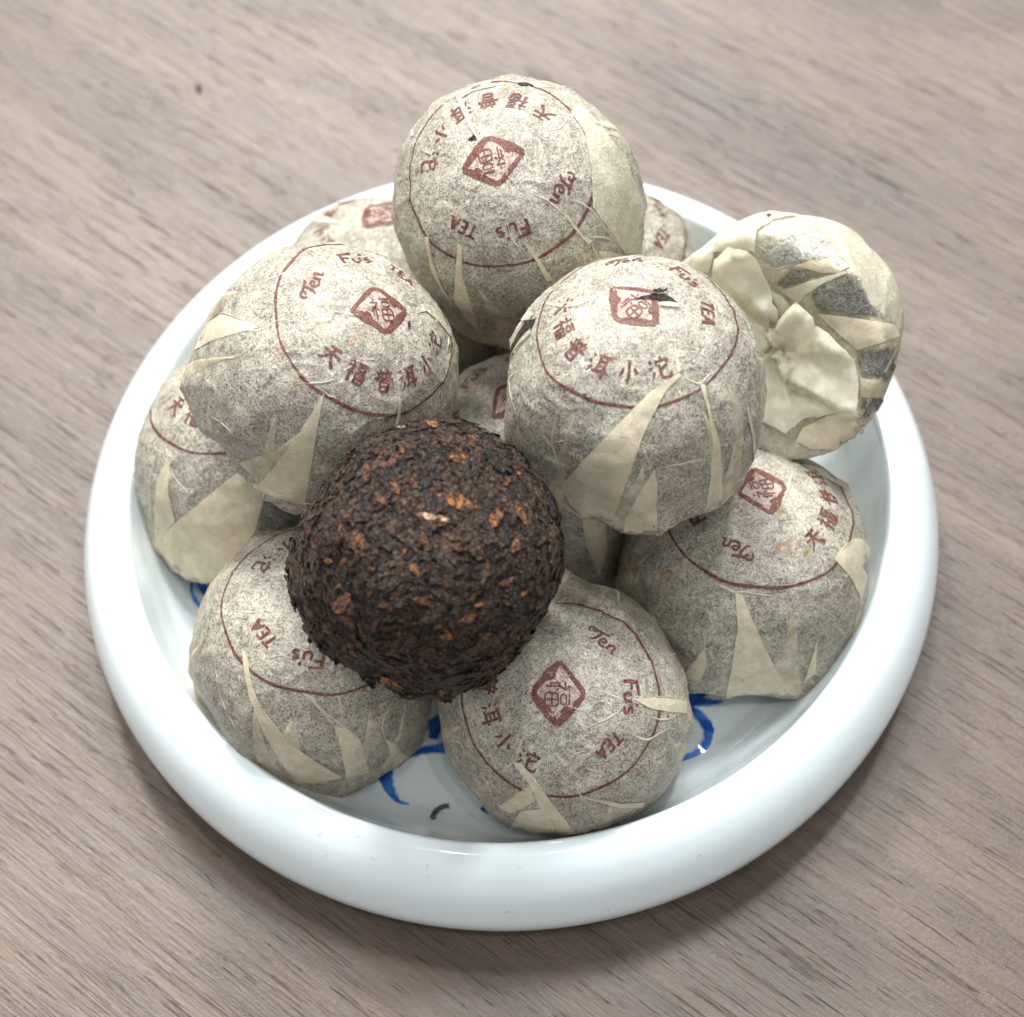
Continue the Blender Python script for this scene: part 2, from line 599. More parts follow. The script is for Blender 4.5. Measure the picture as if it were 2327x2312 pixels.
# ------------------------------------------------------------------ tea cakes: common shape
# centre, radius, axis (towards the apex of the dome)
BALLS = {
    'A': ((0.00418, 0.02306, 0.04292), 0.01560, (-0.1767, -0.3064, 0.9354)),
    'B': ((-0.01989, 0.00106, 0.04190), 0.01509, (0.4982, -0.0484, 0.8657)),
    'C': ((0.01559, -0.00654, 0.04500), 0.01495, (-0.0111, 0.1012, 0.9948)),
    'D': ((0.03661, 0.00910, 0.03135), 0.01482, (0.4799, 0.6839, -0.5495)),
    'E': ((-0.00889, -0.02578, 0.04500), 0.01455, (0.3624, -0.0839, 0.9282)),
    'F': ((-0.03232, 0.00629, 0.01350), 0.01666, (-0.0595, 0.3781, 0.9239)),
    'G': ((-0.02498, -0.02308, 0.01637), 0.01549, (0.1593, 0.0479, 0.9861)),
    'H': ((0.00500, -0.03279, 0.01580), 0.01539, (-0.0635, -0.2974, 0.9526)),
    'I': ((0.02956, -0.01492, 0.01350), 0.01595, (0.0924, 0.1914, 0.9771)),
    'J': ((-0.01369, 0.03024, 0.01282), 0.01640, (0.0164, 0.3365, 0.9416)),
    'K': ((0.01394, 0.02980, 0.01350), 0.01598, (0.1244, 0.1968, 0.9725)),
    'L': ((0.00428, 0.00070, 0.01580), 0.01564, (-0.1669, 0.1402, 0.9759)),
}


class Ball:
    def __init__(s, key, name, label, up=0.0, bumps=(), seed=1, hem=None, group='tea cakes wrapped in tissue paper', mat=None, core=False):
        c, R, a = BALLS[key]
        s.c = np.array(c)
        s.R = R
        a = np.array(a)
        a /= np.linalg.norm(a)
        s.a = a
        X = CR - a * (a @ CR)
        X /= np.linalg.norm(X)
        Y = np.cross(a, X)
        if hem is None:
            hem = (s.c[2] - FLOOR - 0.98 * R * math.sqrt(max(0, 1 - a[2] ** 2))) / (R * abs(a[2]))
            hem = min(0.64, max(0.45, hem))
        s.h = hem
        s.base = s.c - a * hem * R
        s.M = Matrix(((X[0], Y[0], a[0], s.base[0]), (X[1], Y[1], a[1], s.base[1]), (X[2], Y[2], a[2], s.base[2]), (0, 0, 0, 1)))
        s.Mi = s.M.inverted()
        s.Mi3 = np.array(s.Mi.to_3x3())
        s.lc = np.array([0, 0, hem * R])       # sphere centre, local
        s.up = math.radians(up)
        s.seed = seed
        s.root = bpy.data.objects.new(name, None)
        s.root.empty_display_size = 0.01
        COL.objects.link(s.root)
        s.root.matrix_world = s.M
        tag(s.root, label, 'tea cake', group)
        s.build(bumps, mat, core)

    def profile(s, n):
        R, h = s.R, s.h
        p = []
        for th in np.linspace(0, math.pi / 2, 40):
            p.append((math.sin(th) ** 0.93 * R, math.cos(th) ** 0.97 * R * 0.975))
        H = -h * R
        p += [(1.002 * R, -0.15 * R), (1.005 * R, -0.32 * R), (1.005 * R, H + 0.11 * R)] if h > 0.5 else [(1.002 * R, -0.15 * R), (1.005 * R, H + 0.14 * R)]
        p += [(0.995 * R, H + 0.04 * R), (0.97 * R, H + 0.006 * R), (0.89 * R, H), (0.7 * R, H + 0.01 * R), (0.45 * R, H + 0.10 * R), (0.2 * R, H + 0.17 * R), (0.0001 * R, H + 0.18 * R)]
        p = np.array(p)
        L = np.r_[0, np.cumsum(np.linalg.norm(np.diff(p, axis=0), axis=1))]
        t = np.linspace(0, L[-1], n)
        return np.interp(t, L, p[:, 0]), np.interp(t, L, p[:, 1]) + h * R

    def build(s, bumps, mat, core):
        n, m = (150, 240) if not core else (120, 200)
        r, z = s.profile(n)
        az = np.linspace(0, 2 * np.pi, m, endpoint=False)
        V = np.stack([r[:, None] * np.cos(az), r[:, None] * np.sin(az), np.repeat(z[:, None], m, 1)], -1)
        C = s.lc
        D = V - C
        rad = np.linalg.norm(D, axis=-1, keepdims=True)
        U = D / rad
        P = V.reshape(-1, 3) / s.R
        below = np.clip((C[2] - V[..., 2]) / (s.h * s.R), 0, 1)
        if core:
            disp = 0.03 * fbm(P * 1.3, s.seed, 2) + 0.012 * fbm(P * 6, s.seed + 5, 3)
            disp = disp.reshape(n, m)
            k = 0.965
        else:
            disp = 0.028 * fbm(P * 1.4, s.seed, 2) + 0.005 * fbm(P * 6, s.seed + 3, 2)
            w = 1 - np.abs(vnoise(P * 2.6 + 0.4 * fbm(P * 5, s.seed + 11, 2)[:, None], s.seed + 7))
            disp = disp + 0.012 * np.clip(w - 0.86, 0, 1) / 0.14
            disp = disp.reshape(n, m)
            # vertical pleating of the side that grows towards the hem
            A = np.repeat(az[None], n, 0)
            q = np.stack([np.cos(A) * 3.3, np.sin(A) * 3.3, 0.25 * V[..., 2] / s.R], -1).reshape(-1, 3)
            pl = (1 - np.abs(vnoise(q, s.seed + 21))).reshape(n, m) - 0.6
            disp = disp + 0.035 * pl * np.clip(below * 1.2 + 0.1, 0, 1) ** 1.2
            k = 1.0
            # the pulled paper makes flat panels between pleat lines
            fr_ = np.random.default_rng(s.seed)
            br = np.sort((np.arange(11) + fr_.uniform(-0.38, 0.38, 11)) / 11 * 2 * np.pi)
            brk = np.r_[br[-1] - 2 * np.pi, br, br[0] + 2 * np.pi]
            sk = A + 0.35 * np.sin(s.seed) * (below - 0.3)
            sk = (sk - brk[0]) % (2 * np.pi) + brk[0]
            ii = np.clip(np.searchsorted(brk, sk.ravel(), side='right') - 1, 0, len(brk) - 2).reshape(sk.shape)
            m0, m1 = brk[ii], brk[ii + 1]
            fac = np.cos((m1 - m0) / 2) / np.cos(sk - (m0 + m1) / 2)
            fac = fac / 0.985
            rho = np.hypot(U[..., 0], U[..., 1])
            wt = np.clip((rho - 0.62) / 0.38, 0, 1) * (0.45 + 0.55 * np.clip(below * 1.5, 0, 1))
            disp = disp + (fac - 1) * wt * 1.0
        rr = rad[..., 0] * k * (1 + disp)
        for (bx, by, wid, gain) in bumps:
            d = ray_dir(bx, by)
            pt = CP + d * ((s.c - CP) @ d)
            q = s.Mi3 @ (pt - s.c)
            L = np.linalg.norm(q)
            q = q / L
            ang = np.arccos(np.clip(U @ q, -1, 1))
            amp = (L - s.R) * gain
            i = np.unravel_index(ang.argmin(), ang.shape)
            amp = (L - rr[i]) * gain
            rr = rr + amp * np.exp(-ang / wid)
        V = C + U * rr[..., None]
        V = V.reshape(-1, 3)
        F = grid_faces(n, m, True)
        s.bvh = BVHTree.FromPolygons([tuple(v) for v in V], [tuple(int(i) for i in f) for f in F])
        s.V = V
        if core:
            s.body = make_obj('pressed_core', V, F[:, ::-1], TEA, s.root)
            col = s.body.data.color_attributes.new('tone', 'FLOAT_COLOR', 'POINT')
            c = np.ones((len(V), 4))
            c[:, :3] = (0.012, 0.008, 0.006)
            col.data.foreach_set('color', c.ravel())
        else:
            s.body = make_obj('paper_wrapper', V, F[:, ::-1], mat or PAPER, s.root)

    # ---- placing things on the surface
    def polar(s, u, v):
        """flat print plane (units of R, y up along the badge's up) -> surface point, normal"""
        th = math.hypot(u, v)
        az = math.atan2(v, u) + s.up - math.pi / 2
        d = Vector((math.sin(th) * math.cos(az), math.sin(th) * math.sin(az), math.cos(th)))
        o = Vector(s.lc) + d * s.R * 1.6
        loc, nor, i, dist = s.bvh.ray_cast(o, -d)
        if loc is None:
            loc, nor, i, dist = s.bvh.find_nearest(o)
        if nor.dot(d) < 0:
            nor = -nor
        return np.array(loc), np.array(nor)

    def px(s, z, p):
        return cast(s.bvh, s.M, s.Mi, *z(p))

    def ribbon(s, pts, widths, off, close=False, seg=0.022, jit=0.05):
        """ribbon along pts in the print plane -> verts, faces"""
        P = np.asarray(pts, float)
        if len(P) > 2 and not close:
            P = spline(P, 5)
        L = np.r_[0, np.cumsum(np.linalg.norm(np.diff(P, axis=0), axis=1))]
        n = max(3, int(L[-1] / seg) + 1)
        t = np.linspace(0, L[-1], n)
        Q = np.stack([np.interp(t, L, P[:, 0]), np.interp(t, L, P[:, 1])], -1)
        w = np.interp(np.linspace(0, 1, n), np.linspace(0, 1, len(widths)), widths)
        T = np.gradient(Q, axis=0)
        T /= np.linalg.norm(T, axis=1)[:, None] + 1e-9
        S = np.stack([-T[:, 1], T[:, 0]], -1)
        wl = w * (1 + jit * rng.normal(size=n))
        wr = w * (1 + jit * rng.normal(size=n))
        V = []
        for i in range(n):
            for k in (-wl[i] / 2, 0, wr[i] / 2):
                u = Q[i] + S[i] * k
                l, nn = s.polar(*u)
                V.append(l + nn * off)
        return V, grid_faces(n, 3).tolist()

    def multi(s, name, strokes, off0=0.00005, seg=0.022):
        V, F = [], []
        for i, (p, w) in enumerate(strokes):
            v, f = s.ribbon(p, w, off0 + 0.000004 * i, seg=seg)
            b = len(V)
            V += v
            F += [[a + b for a in q] for q in f]
        return make_obj(name, V, F, INK, s.root)

    def crease(s, z, pts, w=0.35, h=0.10, mat=None, name='paper_crease'):
        """a raised line pressed into the paper, drawn through photo points"""
        q = spline(pts, 6) if len(pts) > 2 else np.linspace(pts[0], pts[1], 8)
        L = []
        N = []
        for p in q:
            l, n, d = s.px(z, p)
            L.append(np.array(l))
            N.append(np.array(n))
        L = np.array(L)
        N = np.array(N)
        # resample evenly
        dd = np.r_[0, np.cumsum(np.linalg.norm(np.diff(L, axis=0), axis=1))]
        n = max(6, int(dd[-1] / 0.00045))
        t = np.linspace(0, dd[-1], n)
        L = np.stack([np.interp(t, dd, L[:, i]) for i in range(3)], -1)
        N = np.stack([np.interp(t, dd, N[:, i]) for i in range(3)], -1)
        N /= np.linalg.norm(N, axis=1)[:, None]
        T = np.gradient(L, axis=0)
        T /= np.linalg.norm(T, axis=1)[:, None] + 1e-12
        S = np.cross(N, T)
        fade = np.minimum(1, np.minimum(np.arange(n) + 0.4, n - np.arange(n) - 0.6) / (n * 0.4))
        wob = rng.normal(size=n) * 0.12
        V = []
        for i in range(n):
            ww = 0.82 * w / 1000 * (0.12 + 0.88 * fade[i]) * (1 + 0.3 * vnoise(np.array([[i * 0.35, 3.1 * s.seed, w]]), 3)[0])
            for k, hh in ((-0.5, 0.0), (-0.12, 0.8), (0.12, 1.0), (0.5, 0.0)):
                g = L[i] + S[i] * ww * (k + wob[i])
                l, nn, _, _ = s.bvh.find_nearest(Vector(g))
                V.append(np.array(l) + N[i] * (0.00002 + hh * h / 1000 * fade[i]))
        return make_obj(name, V, grid_faces(n, 4), mat or CREASE, s.root)

    def sheet(s, z, poly, lift=0.17, edge=0.75, crumple=0.0, dome=0.0, mat=None, name='paper_fold', step=0.00065, tilt=None, seed=0):
        """a piece of folded paper lying on the surface, outline through photo points"""
        mat = mat or FOLD
        pts = [z(p) for p in poly]
        pts = np.array(pts, float)
        stpx = step * FPX / 0.22
        # outline
        out = []
        for i in range(len(pts)):
            a, b = pts[i], pts[(i + 1) % len(pts)]
            k = max(1, int(np.linalg.norm(b - a) / stpx))
            for j in range(k):
                q = a + (b - a) * j / k
                if j:
                    q = q + rng.normal(size=2) * stpx * 0.035
                out.append(q)
        out = np.array(out)
        nb = len(out)
        lo, hi = pts.min(0), pts.max(0)
        G = []
        yy = lo[1]
        row = 0
        while yy < hi[1]:
            xx = lo[0] + (row % 2) * stpx * 0.5
            while xx < hi[0]:
                G.append((xx, yy))
                xx += stpx
            yy += stpx * 0.866
            row += 1
        G = np.array(G).reshape(-1, 2)

        def edge_dist(Q):
            dm = np.full(len(Q), 1e9)
            ins = np.zeros(len(Q), bool)
            for i in range(nb):
                a, b = out[i], out[(i + 1) % nb]
                ab = b - a
                t = np.clip(((Q - a) @ ab) / (ab @ ab + 1e-9), 0, 1)
                dm = np.minimum(dm, np.linalg.norm(Q - a - t[:, None] * ab, axis=1))
                c = (a[1] > Q[:, 1]) != (b[1] > Q[:, 1])
                with np.errstate(divide='ignore', invalid='ignore'):
                    xi = (b[0] - a[0]) * (Q[:, 1] - a[1]) / (b[1] - a[1]) + a[0]
                ins ^= c & (Q[:, 0] < xi)
            return dm, ins
        if len(G):
            dm, ins = edge_dist(G)
            G = G[ins & (dm > stpx * 0.45)]
        allp = np.vstack([out, G]) if len(G) else out
        dm, _ = edge_dist(allp)
        dm[:nb] = 0
        res = mgeo.delaunay_2d_cdt([Vector(p) for p in allp], [], [list(range(nb))], 1, 1e-6)
        vv, _, ff = res[0], res[1], res[2]
        vv = np.array([(p.x, p.y) for p in vv])
        dm, _ = edge_dist(vv)
        V = []
        for p in vv:
            l, n, d = cast(s.bvh, s.M, s.Mi, p[0], p[1])
            V.append((np.array(l), np.array(n), np.array(d)))
        dmm = dm / stpx * step * 1000     # mm from the edge
        L = np.array([v[0] for v in V])
        N = np.array([v[1] for v in V])
        Dv = np.array([v[2] for v in V])
        # lift along a blend of normal and view so edges stay put in outline
        K = N * 0.6 - Dv * 0.4
        K /= np.linalg.norm(K, axis=1)[:, None]
        hgt = edge * lift + (1 - edge) * lift * np.clip(dmm / 0.5, 0, 1)
        if dome:
            hgt = hgt + dome * (0.5 + 0.5 * np.clip(dmm / 3.0, 0, 1))
        if tilt is not None:
            (tx, ty), (ux, uy), h0, h1 = tilt
            a = np.array(z((tx, ty)))
            b = np.array(z((ux, uy)))
            t = np.clip(((vv - a) @ (b - a)) / ((b - a) @ (b - a)), 0, 1)
            hgt = hgt + h0 + (h1 - h0) * t
        if crumple:
            Pn = L * 1000
            rs = np.random.default_rng(100 + seed)
            r1 = 0
            for kk, per in enumerate((9.0, 6.5, 5.0, 3.4, 2.2)):
                dv = rs.normal(size=3)
                dv /= np.linalg.norm(dv)
                ph = (Pn @ dv) / per + rs.random() + 0.06 * vnoise(Pn * 0.5, 60 + kk)
                r1 = r1 + np.abs((ph % 1.0) - 0.5) * 2 * per / 9.0
            r1 = r1 / 1.3
            hgt = hgt + crumple * (r1 - 0.75) * np.clip(dmm / 0.8, 0.7, 1)
        hgt = np.maximum(hgt, 0.03)
        V = L + K * (hgt / 1000)[:, None]
        o = make_obj(name, V, [list(f) for f in ff], mat, s.root)
        at = o.data.attributes.new('edge', 'FLOAT', 'POINT')
        at.data.foreach_set('value', np.ascontiguousarray(dmm, dtype=np.float32))
        return o


# ------------------------------------------------------------------ print artwork
CH = {
    'tian': [([(22, 82), (50, 84), (78, 88)], [9, 9, 12]), ([(6, 56), (50, 58), (94, 62)], [10, 9, 13]),
             ([(50, 84), (46, 55), (30, 28), (8, 8)], [12, 12, 9, 4]), ([(50, 58), (66, 32), (94, 8)], [6, 12, 15])],
    'fu': [([(22, 96), (32, 86)], [8, 12]), ([(6, 72), (38, 77)], [9, 10]), ([(38, 77), (24, 56), (6, 40)], [9, 8, 4]), ([(25, 60), (25, 4)], [10, 12]),
           ([(30, 52), (42, 42)], [6, 10]), ([(50, 92), (95, 95)], [9, 10]), ([(58, 80), (59, 62)], [8, 8]), ([(58, 80), (88, 81)], [8, 8]),
           ([(88, 81), (85, 63)], [9, 9]), ([(58, 63), (86, 64)], [7, 7]), ([(52, 50), (54, 6)], [10, 10]), ([(52, 50), (94, 51)], [8, 9]),
           ([(94, 51), (91, 6)], [10, 11]), ([(54, 8), (92, 8)], [8, 8]), ([(54, 29), (92, 29)], [7, 7]), ([(73, 50), (73, 9)], [8, 8])],
    'pu': [([(28, 97), (36, 84)], [7, 11]), ([(72, 98), (62, 85)], [9, 8]), ([(12, 80), (88, 83)], [9, 10]), ([(40, 80), (40, 58)], [9, 9]),
           ([(60, 80), (60, 58)], [9, 9]), ([(18, 74), (28, 62)], [7, 9]), ([(84, 76), (72, 62)], [9, 7]), ([(2, 55), (98, 58)], [10, 12]),
           ([(30, 44), (32, 0)], [10, 10]), ([(30, 44), (73, 45)], [8, 9]), ([(73, 45), (71, 0)], [10, 11]), ([(31, 23), (70, 23)], [8, 8]), ([(31, 3), (70, 3)], [9, 9])],
    'er': [([(8, 90), (20, 78)], [7, 12]), ([(2, 62), (15, 52)], [7, 11]), ([(4, 8), (22, 38)], [5, 11]), ([(34, 88), (97, 93)], [10, 11]),
           ([(48, 88), (47, 22)], [10, 9]), ([(80, 90), (80, -2)], [11, 12]), ([(48, 68), (80, 68)], [8, 8]), ([(48, 46), (80, 47)], [8, 8]), ([(28, 18), (99, 31)], [8, 12])],
    'xiao': [([(52, 97), (53, 40), (50, 8), (38, 14)], [13, 12, 12, 5]), ([(27, 62), (22, 45), (8, 28)], [11, 10, 4]), ([(74, 64), (84, 52), (92, 40)], [6, 11, 13])],
    'tuo': [([(8, 90), (20, 78)], [7, 12]), ([(2, 62), (15, 52)], [7, 11]), ([(4, 8), (22, 38)], [5, 11]), ([(62, 99), (70, 88)], [8, 11]),
            ([(38, 64), (40, 80)], [8, 10]), ([(40, 80), (94, 83)], [9, 10]), ([(94, 83), (86, 66)], [11, 6]), ([(88, 60), (52, 44)], [10, 8]),
            ([(52, 66), (51, 24), (58, 8), (80, 5), (95, 10), (95, 26)], [11, 11, 11, 11, 10, 5])],
}
SEALCH = [([(22, 96), (30, 88)], [6, 7]), ([(8, 76), (40, 78)], [6, 6]), ([(38, 78), (24, 58), (6, 44)], [6, 6, 4]), ([(25, 62), (25, 6)], [6, 6]),
          ([(32, 52), (42, 44)], [5, 6]), ([(50, 94), (94, 94)], [6, 6]), ([(57, 82), (57, 64), (87, 64), (87, 82), (57, 82)], [5, 5]),
          ([(52, 50), (52, 8), (93, 8), (93, 50), (52, 50)], [6, 6]), ([(52, 29), (93, 29)], [5, 5]), ([(73, 50), (73, 8)], [5, 5]),
          ([(14, 60), (14, 20)], [5, 5])]
LAT = {
    'Ten': [([(10, 52), (2, 66), (6, 84), (20, 92), (32, 82), (27, 68), (17, 70)], [7, 10, 11, 11, 11, 9, 6]), ([(30, 88), (62, 92), (92, 100)], [9, 12, 8]),
            ([(58, 92), (54, 60), (42, 30), (30, 22)], [13, 12, 11, 6]), ([(74, 44), (96, 52), (92, 66), (78, 66), (70, 48), (76, 28), (94, 24), (104, 32)], [7, 8, 9, 9, 11, 11, 9, 6]),
            ([(116, 64), (112, 24)], [11, 12]), ([(114, 50), (128, 64), (140, 60), (138, 34), (142, 24), (152, 28)], [8, 9, 11, 11, 10, 6])],
    'Fus': [([(18, 92), (14, 50), (16, 12)], [14, 13, 13]), ([(4, 88), (40, 92), (70, 98)], [8, 12, 9]), ([(18, 56), (48, 58)], [10, 10]),
            ([(66, 58), (64, 28), (76, 16), (92, 24)], [11, 11, 11, 9]), ([(96, 60), (94, 18)], [11, 12]), ([(112, 92), (106, 74)], [12, 7]),
            ([(144, 58), (124, 58), (122, 44), (140, 36), (142, 20), (118, 16)], [8, 10, 10, 11, 10, 8])],
    'TEA': [([(4, 88), (48, 92)], [12, 12]), ([(28, 90), (20, 12)], [14, 14]), ([(64, 90), (58, 12)], [14, 14]), ([(64, 88), (94, 90)], [10, 10]),
            ([(60, 52), (86, 54)], [10, 10]), ([(58, 14), (92, 16)], [11, 12]), ([(98, 12), (128, 92)], [9, 12]), ([(126, 92), (140, 12)], [14, 15]), ([(108, 36), (134, 36)], [9, 9])],
}
TH_TXT = math.radians(32.0)
TH_RING = math.radians(47.0)


def print_badge(b, chars=('tian', 'fu', 'pu', 'er', 'xiao', 'tuo'), lat=('Ten', 'Fus', 'TEA'), seal=True, ring=(0, 360)):
    # ring
    n = int(200 * (ring[1] - ring[0]) / 360)
    a = np.radians(np.linspace(ring[0], ring[1], n) + 90)
    wob = 1 + 0.006 * np.sin(a * 5 + b.seed) + 0.004 * np.sin(a * 11 + 2 * b.seed)
    pts = np.stack([np.cos(a), np.sin(a)], -1) * TH_RING * wob[:, None]
    w = 0.022 + 0.004 * np.sin(a * 3 + b.seed * 1.7) + 0.004 * rng.normal(size=n)
    v, f = b.ribbon(pts, w, 0.00005, close=True, seg=0.017)
    make_obj('printed_ring', v, f, INK, b.root)
    cs = 0.172            # character size in units of R
    angC = {'tian': 125, 'fu': 149, 'pu': 174, 'er': 198, 'xiao': 222, 'tuo': 247}
    for c in chars:
        phi = math.radians(angC[c] + 90)      # print plane, badge up = +y
        cx, cy = math.cos(phi) * TH_TXT, math.sin(phi) * TH_TXT
        upv = (-math.cos(phi), -math.sin(phi))        # towards the centre
        rt = (upv[1], -upv[0])
        st = []
        for p, ww in CH[c]:
            q = [(cx + rt[0] * (x - 50) / 100 * cs + upv[0] * (y - 50) / 100 * cs,
                  cy + rt[1] * (x - 50) / 100 * cs + upv[1] * (y - 50) / 100 * cs) for x, y in p]
            st.append((q, [k / 100 * cs * 1.18 for k in ww]))
        b.multi('printed_character', st, seg=0.012)
    angL = {'Ten': 55, 'Fus': 2, 'TEA': -42}
    wid = {'Ten': 152, 'Fus': 146, 'TEA': 142}
    for c in lat:
        phi = math.radians(angL[c] + 90)
        sx, sy = (0.19, 0.15) if c != 'TEA' else (0.165, 0.125)
        upv = (math.cos(phi), math.sin(phi))
        rt = (upv[1], -upv[0])
        cx, cy = upv[0] * (TH_TXT - 0.01), upv[1] * (TH_TXT - 0.01)
        st = []
        for p, ww in LAT[c]:
            q = [(cx + rt[0] * (x - wid[c] / 2) / 100 * sx + upv[0] * (y - 50) / 100 * sy,
                  cy + rt[1] * (x - wid[c] / 2) / 100 * sx + upv[1] * (y - 50) / 100 * sy) for x, y in p]
            st.append((q, [k / 100 * sy * 1.4 for k in ww]))
        b.multi('printed_word', st, seg=0.010)
    if seal:
        d, e = 0.235, 0.182

        def fr(x):
            # half height of the frame: sharp at the sides, rounded at top and bottom
            return e * min(1.0, 1.10 * (1 - (abs(x) / d) ** 1.02)) ** 1.0
        wv, wf = [], []
        xs = np.linspace(-d * 0.93, d * 0.93, 25)
        for x in xs:
            for k in np.linspace(-0.97, 0.97, 15):
                l, nn = b.polar(x, k * fr(x))
                wv.append(l + nn * 0.000035)
        make_obj('seal_ground', wv, grid_faces(25, 15), INK_WASH, b.root)
        st = []
        for sgn, ws in ((1, (0.03, 0.034, 0.042, 0.036, 0.050, 0.060, 0.045)), (-1, (0.04, 0.075, 0.05, 0.042, 0.062, 0.07, 0.04))):
            st.append(([(x, sgn * fr(x)) for x in np.linspace(-d, d, 17)], ws))
        for p in ([(0.05, -0.135), (0.13, -0.085)], [(-0.14, -0.03), (-0.10, -0.09)], [(0.10, 0.075), (0.15, 0.03)]):
            st.append((p, [0.03, 0.05, 0.03]))
        for p, ww in SEALCH:
            st.append(([((x - 50) / 100 * 0.205, (y - 52) / 100 * 0.20) for x, y in p], [k / 100 * 0.20 * 1.15 for k in ww]))
        b.multi('printed_seal', st, seg=0.012)


Z = {'A': Zm(800, 150, .3646), 'B': Zm(400, 500, .3646), 'C': Zm(1100, 550, .3646), 'D': Zm(1500, 430, .3386), 'I': Zm(1350, 950, .3646),
     'H': Zm(950, 1250, .3646), 'G': Zm(400, 1150, .3646), 'E': Zm(640, 930, .34375), 'F': Zm(180, 750, .3125), 'J': Zm(550, 400, .31056),
     'K': Zm(1400, 400, .15625), 'L': Zm(950, 700, .33846)}


def bp(k, x, y, w=0.14, g=1.0):
    q = Z[k]((x, y))
    return (q[0], q[1], w, g)


def hidden_folds(b, azs, soft=11):
    """pleats all round the side: firm ones where the photograph does not look, soft half-doubled ones between"""
    items = [(a, FOLD, random.uniform(0.12, 0.3)) for a in azs]
    items += [((i + random.uniform(-0.35, 0.35)) * 360 / soft, FOLD_SOFT, random.uniform(0.10, 0.40)) for i in range(soft)]
    for az, mat, wbot in items:
        a = math.radians(az)
        n = 22
        th0 = math.radians(random.uniform(48, 72))
        lean = random.uniform(-0.35, 0.35)
        fork = random.uniform(0.6, 1.2)
        V = []
        for i in range(n):
            t = i / (n - 1)
            th = th0 + t * (math.radians(116) - th0)
            hw = 0.012 + wbot * t ** fork
            for k, hh in ((-1, 0.03), (-0.85, 0.13), (0, 0.12), (0.7, 0.09), (1, 0.02)):
                aa_ = a + lean * t + k * hw / 2 + 0.012 * vnoise(np.array([[t * 6, az, k * 0.5]]), 4)[0]
                d = Vector((math.sin(th) * math.cos(aa_), math.sin(th) * math.sin(aa_), math.cos(th)))
                o = Vector(b.lc) + d * b.R * 1.7
                loc, nor, i2, ds = b.bvh.ray_cast(o, -d)
                V.append(np.array(loc) + np.array(d) * hh * (1.0 if mat is FOLD else 0.7) / 1000)
        make_obj('paper_fold', V, grid_faces(n, 5), mat, b.root)


def folds(b, key, L):
    z = Z[key]
    for p in L:
        kw = {}
        if isinstance(p, tuple):
            p, kw = p
        b.sheet(z, p, **kw)
        if kw.get('mat', FOLD) is FOLD and kw.get('lift', 0) < 0.3:
            b.crease(z, p[:max(3, len(p) // 2)], 0.2, 0.19)


def creases(b, key, L):
    z = Z[key]
    for p in L:
        w = 0.34
        if isinstance(p, tuple):
            p, w = p
        b.crease(z, p, w)


# ---- J, K, L: the half hidden ones at the back and in the middle
J = Ball('J', 'wrapped_tea_cake', 'blurred wrapped tea cake at the back left behind the tall top one', 318, seed=31,
         bumps=[bp('J', 560, 270, 0.2)])
print_badge(J, ('er', 'xiao', 'tuo', 'pu'), ())
folds(J, 'J', [([(480, 310), (560, 275), (740, 350), (620, 345), (500, 340)], dict(mat=CREASE))])
creases(J, 'J', [([(470, 325), (600, 330), (760, 352), (930, 370)], 0.5), ([(410, 400), (400, 470), (420, 530)], 0.4)])
hidden_folds(J, (60, 130, 20))

K = Ball('K', 'wrapped_tea_cake', 'wrapped tea cake mostly hidden at the back right, beside the rim', 21, seed=37, bumps=[bp('K', 1000, 620, 0.2)])
print_badge(K, ('tian', 'fu'), ('Ten', 'Fus', 'TEA'))
creases(K, 'K', [([(520, 840), (680, 700), (820, 620)], 0.3), ([(360, 330), (500, 380), (640, 430)], 0.4)])
hidden_folds(K, (80, 40))

L_ = Ball('L', 'wrapped_tea_cake', 'shaded wrapped tea cake buried in the middle under the others', 132, seed=41)
print_badge(L_, (), ('Ten', 'Fus', 'TEA'))
folds(L_, 'L', [[(1090, 1390), (1250, 1440), (1270, 1640), (1210, 1800), (1130, 1600)]])
creases(L_, 'L', [([(460, 430), (400, 560), (330, 680)], 0.35)])

# ---- F
F_ = Ball('F', 'wrapped_tea_cake', 'wrapped tea cake at the far left, with a wide cream flap at its foot', 87, seed=43,
          bumps=[bp('F', 548, 1565, 0.10, 1.0)])
print_badge(F_, ('tian', 'fu', 'pu'), ())
folds(F_, 'F', [
    ([(1345, 1180), (1700, 1260), (1720, 1400), (1500, 1450), (1275, 1490)], dict(mat=PAPER_DARK, name='paper_panel')),  # single tissue layer, the shade between the cakes put into its darker colour
    [(1130, 1050), (1230, 1000), (1300, 1100), (1350, 1190), (1275, 1475), (1100, 1700), (900, 1890), (720, 1760), (600, 1620), (560, 1540), (720, 1385)],
    [(640, 935), (660, 1020), (650, 1180), (700, 1390), (560, 1550), (545, 1300), (565, 1090)]])
creases(F_, 'F', [([(620, 830), (640, 900), (645, 940)], 0.5), [(540, 830), (570, 880), (620, 890)], ([(660, 1030), (720, 1110), (810, 1210)], 0.4),
                  [(730, 740), (700, 790)], [(850, 730), (800, 850)], ([(730, 290), (780, 270), (850, 250)], 0.5)])
hidden_folds(F_, (120, 165))

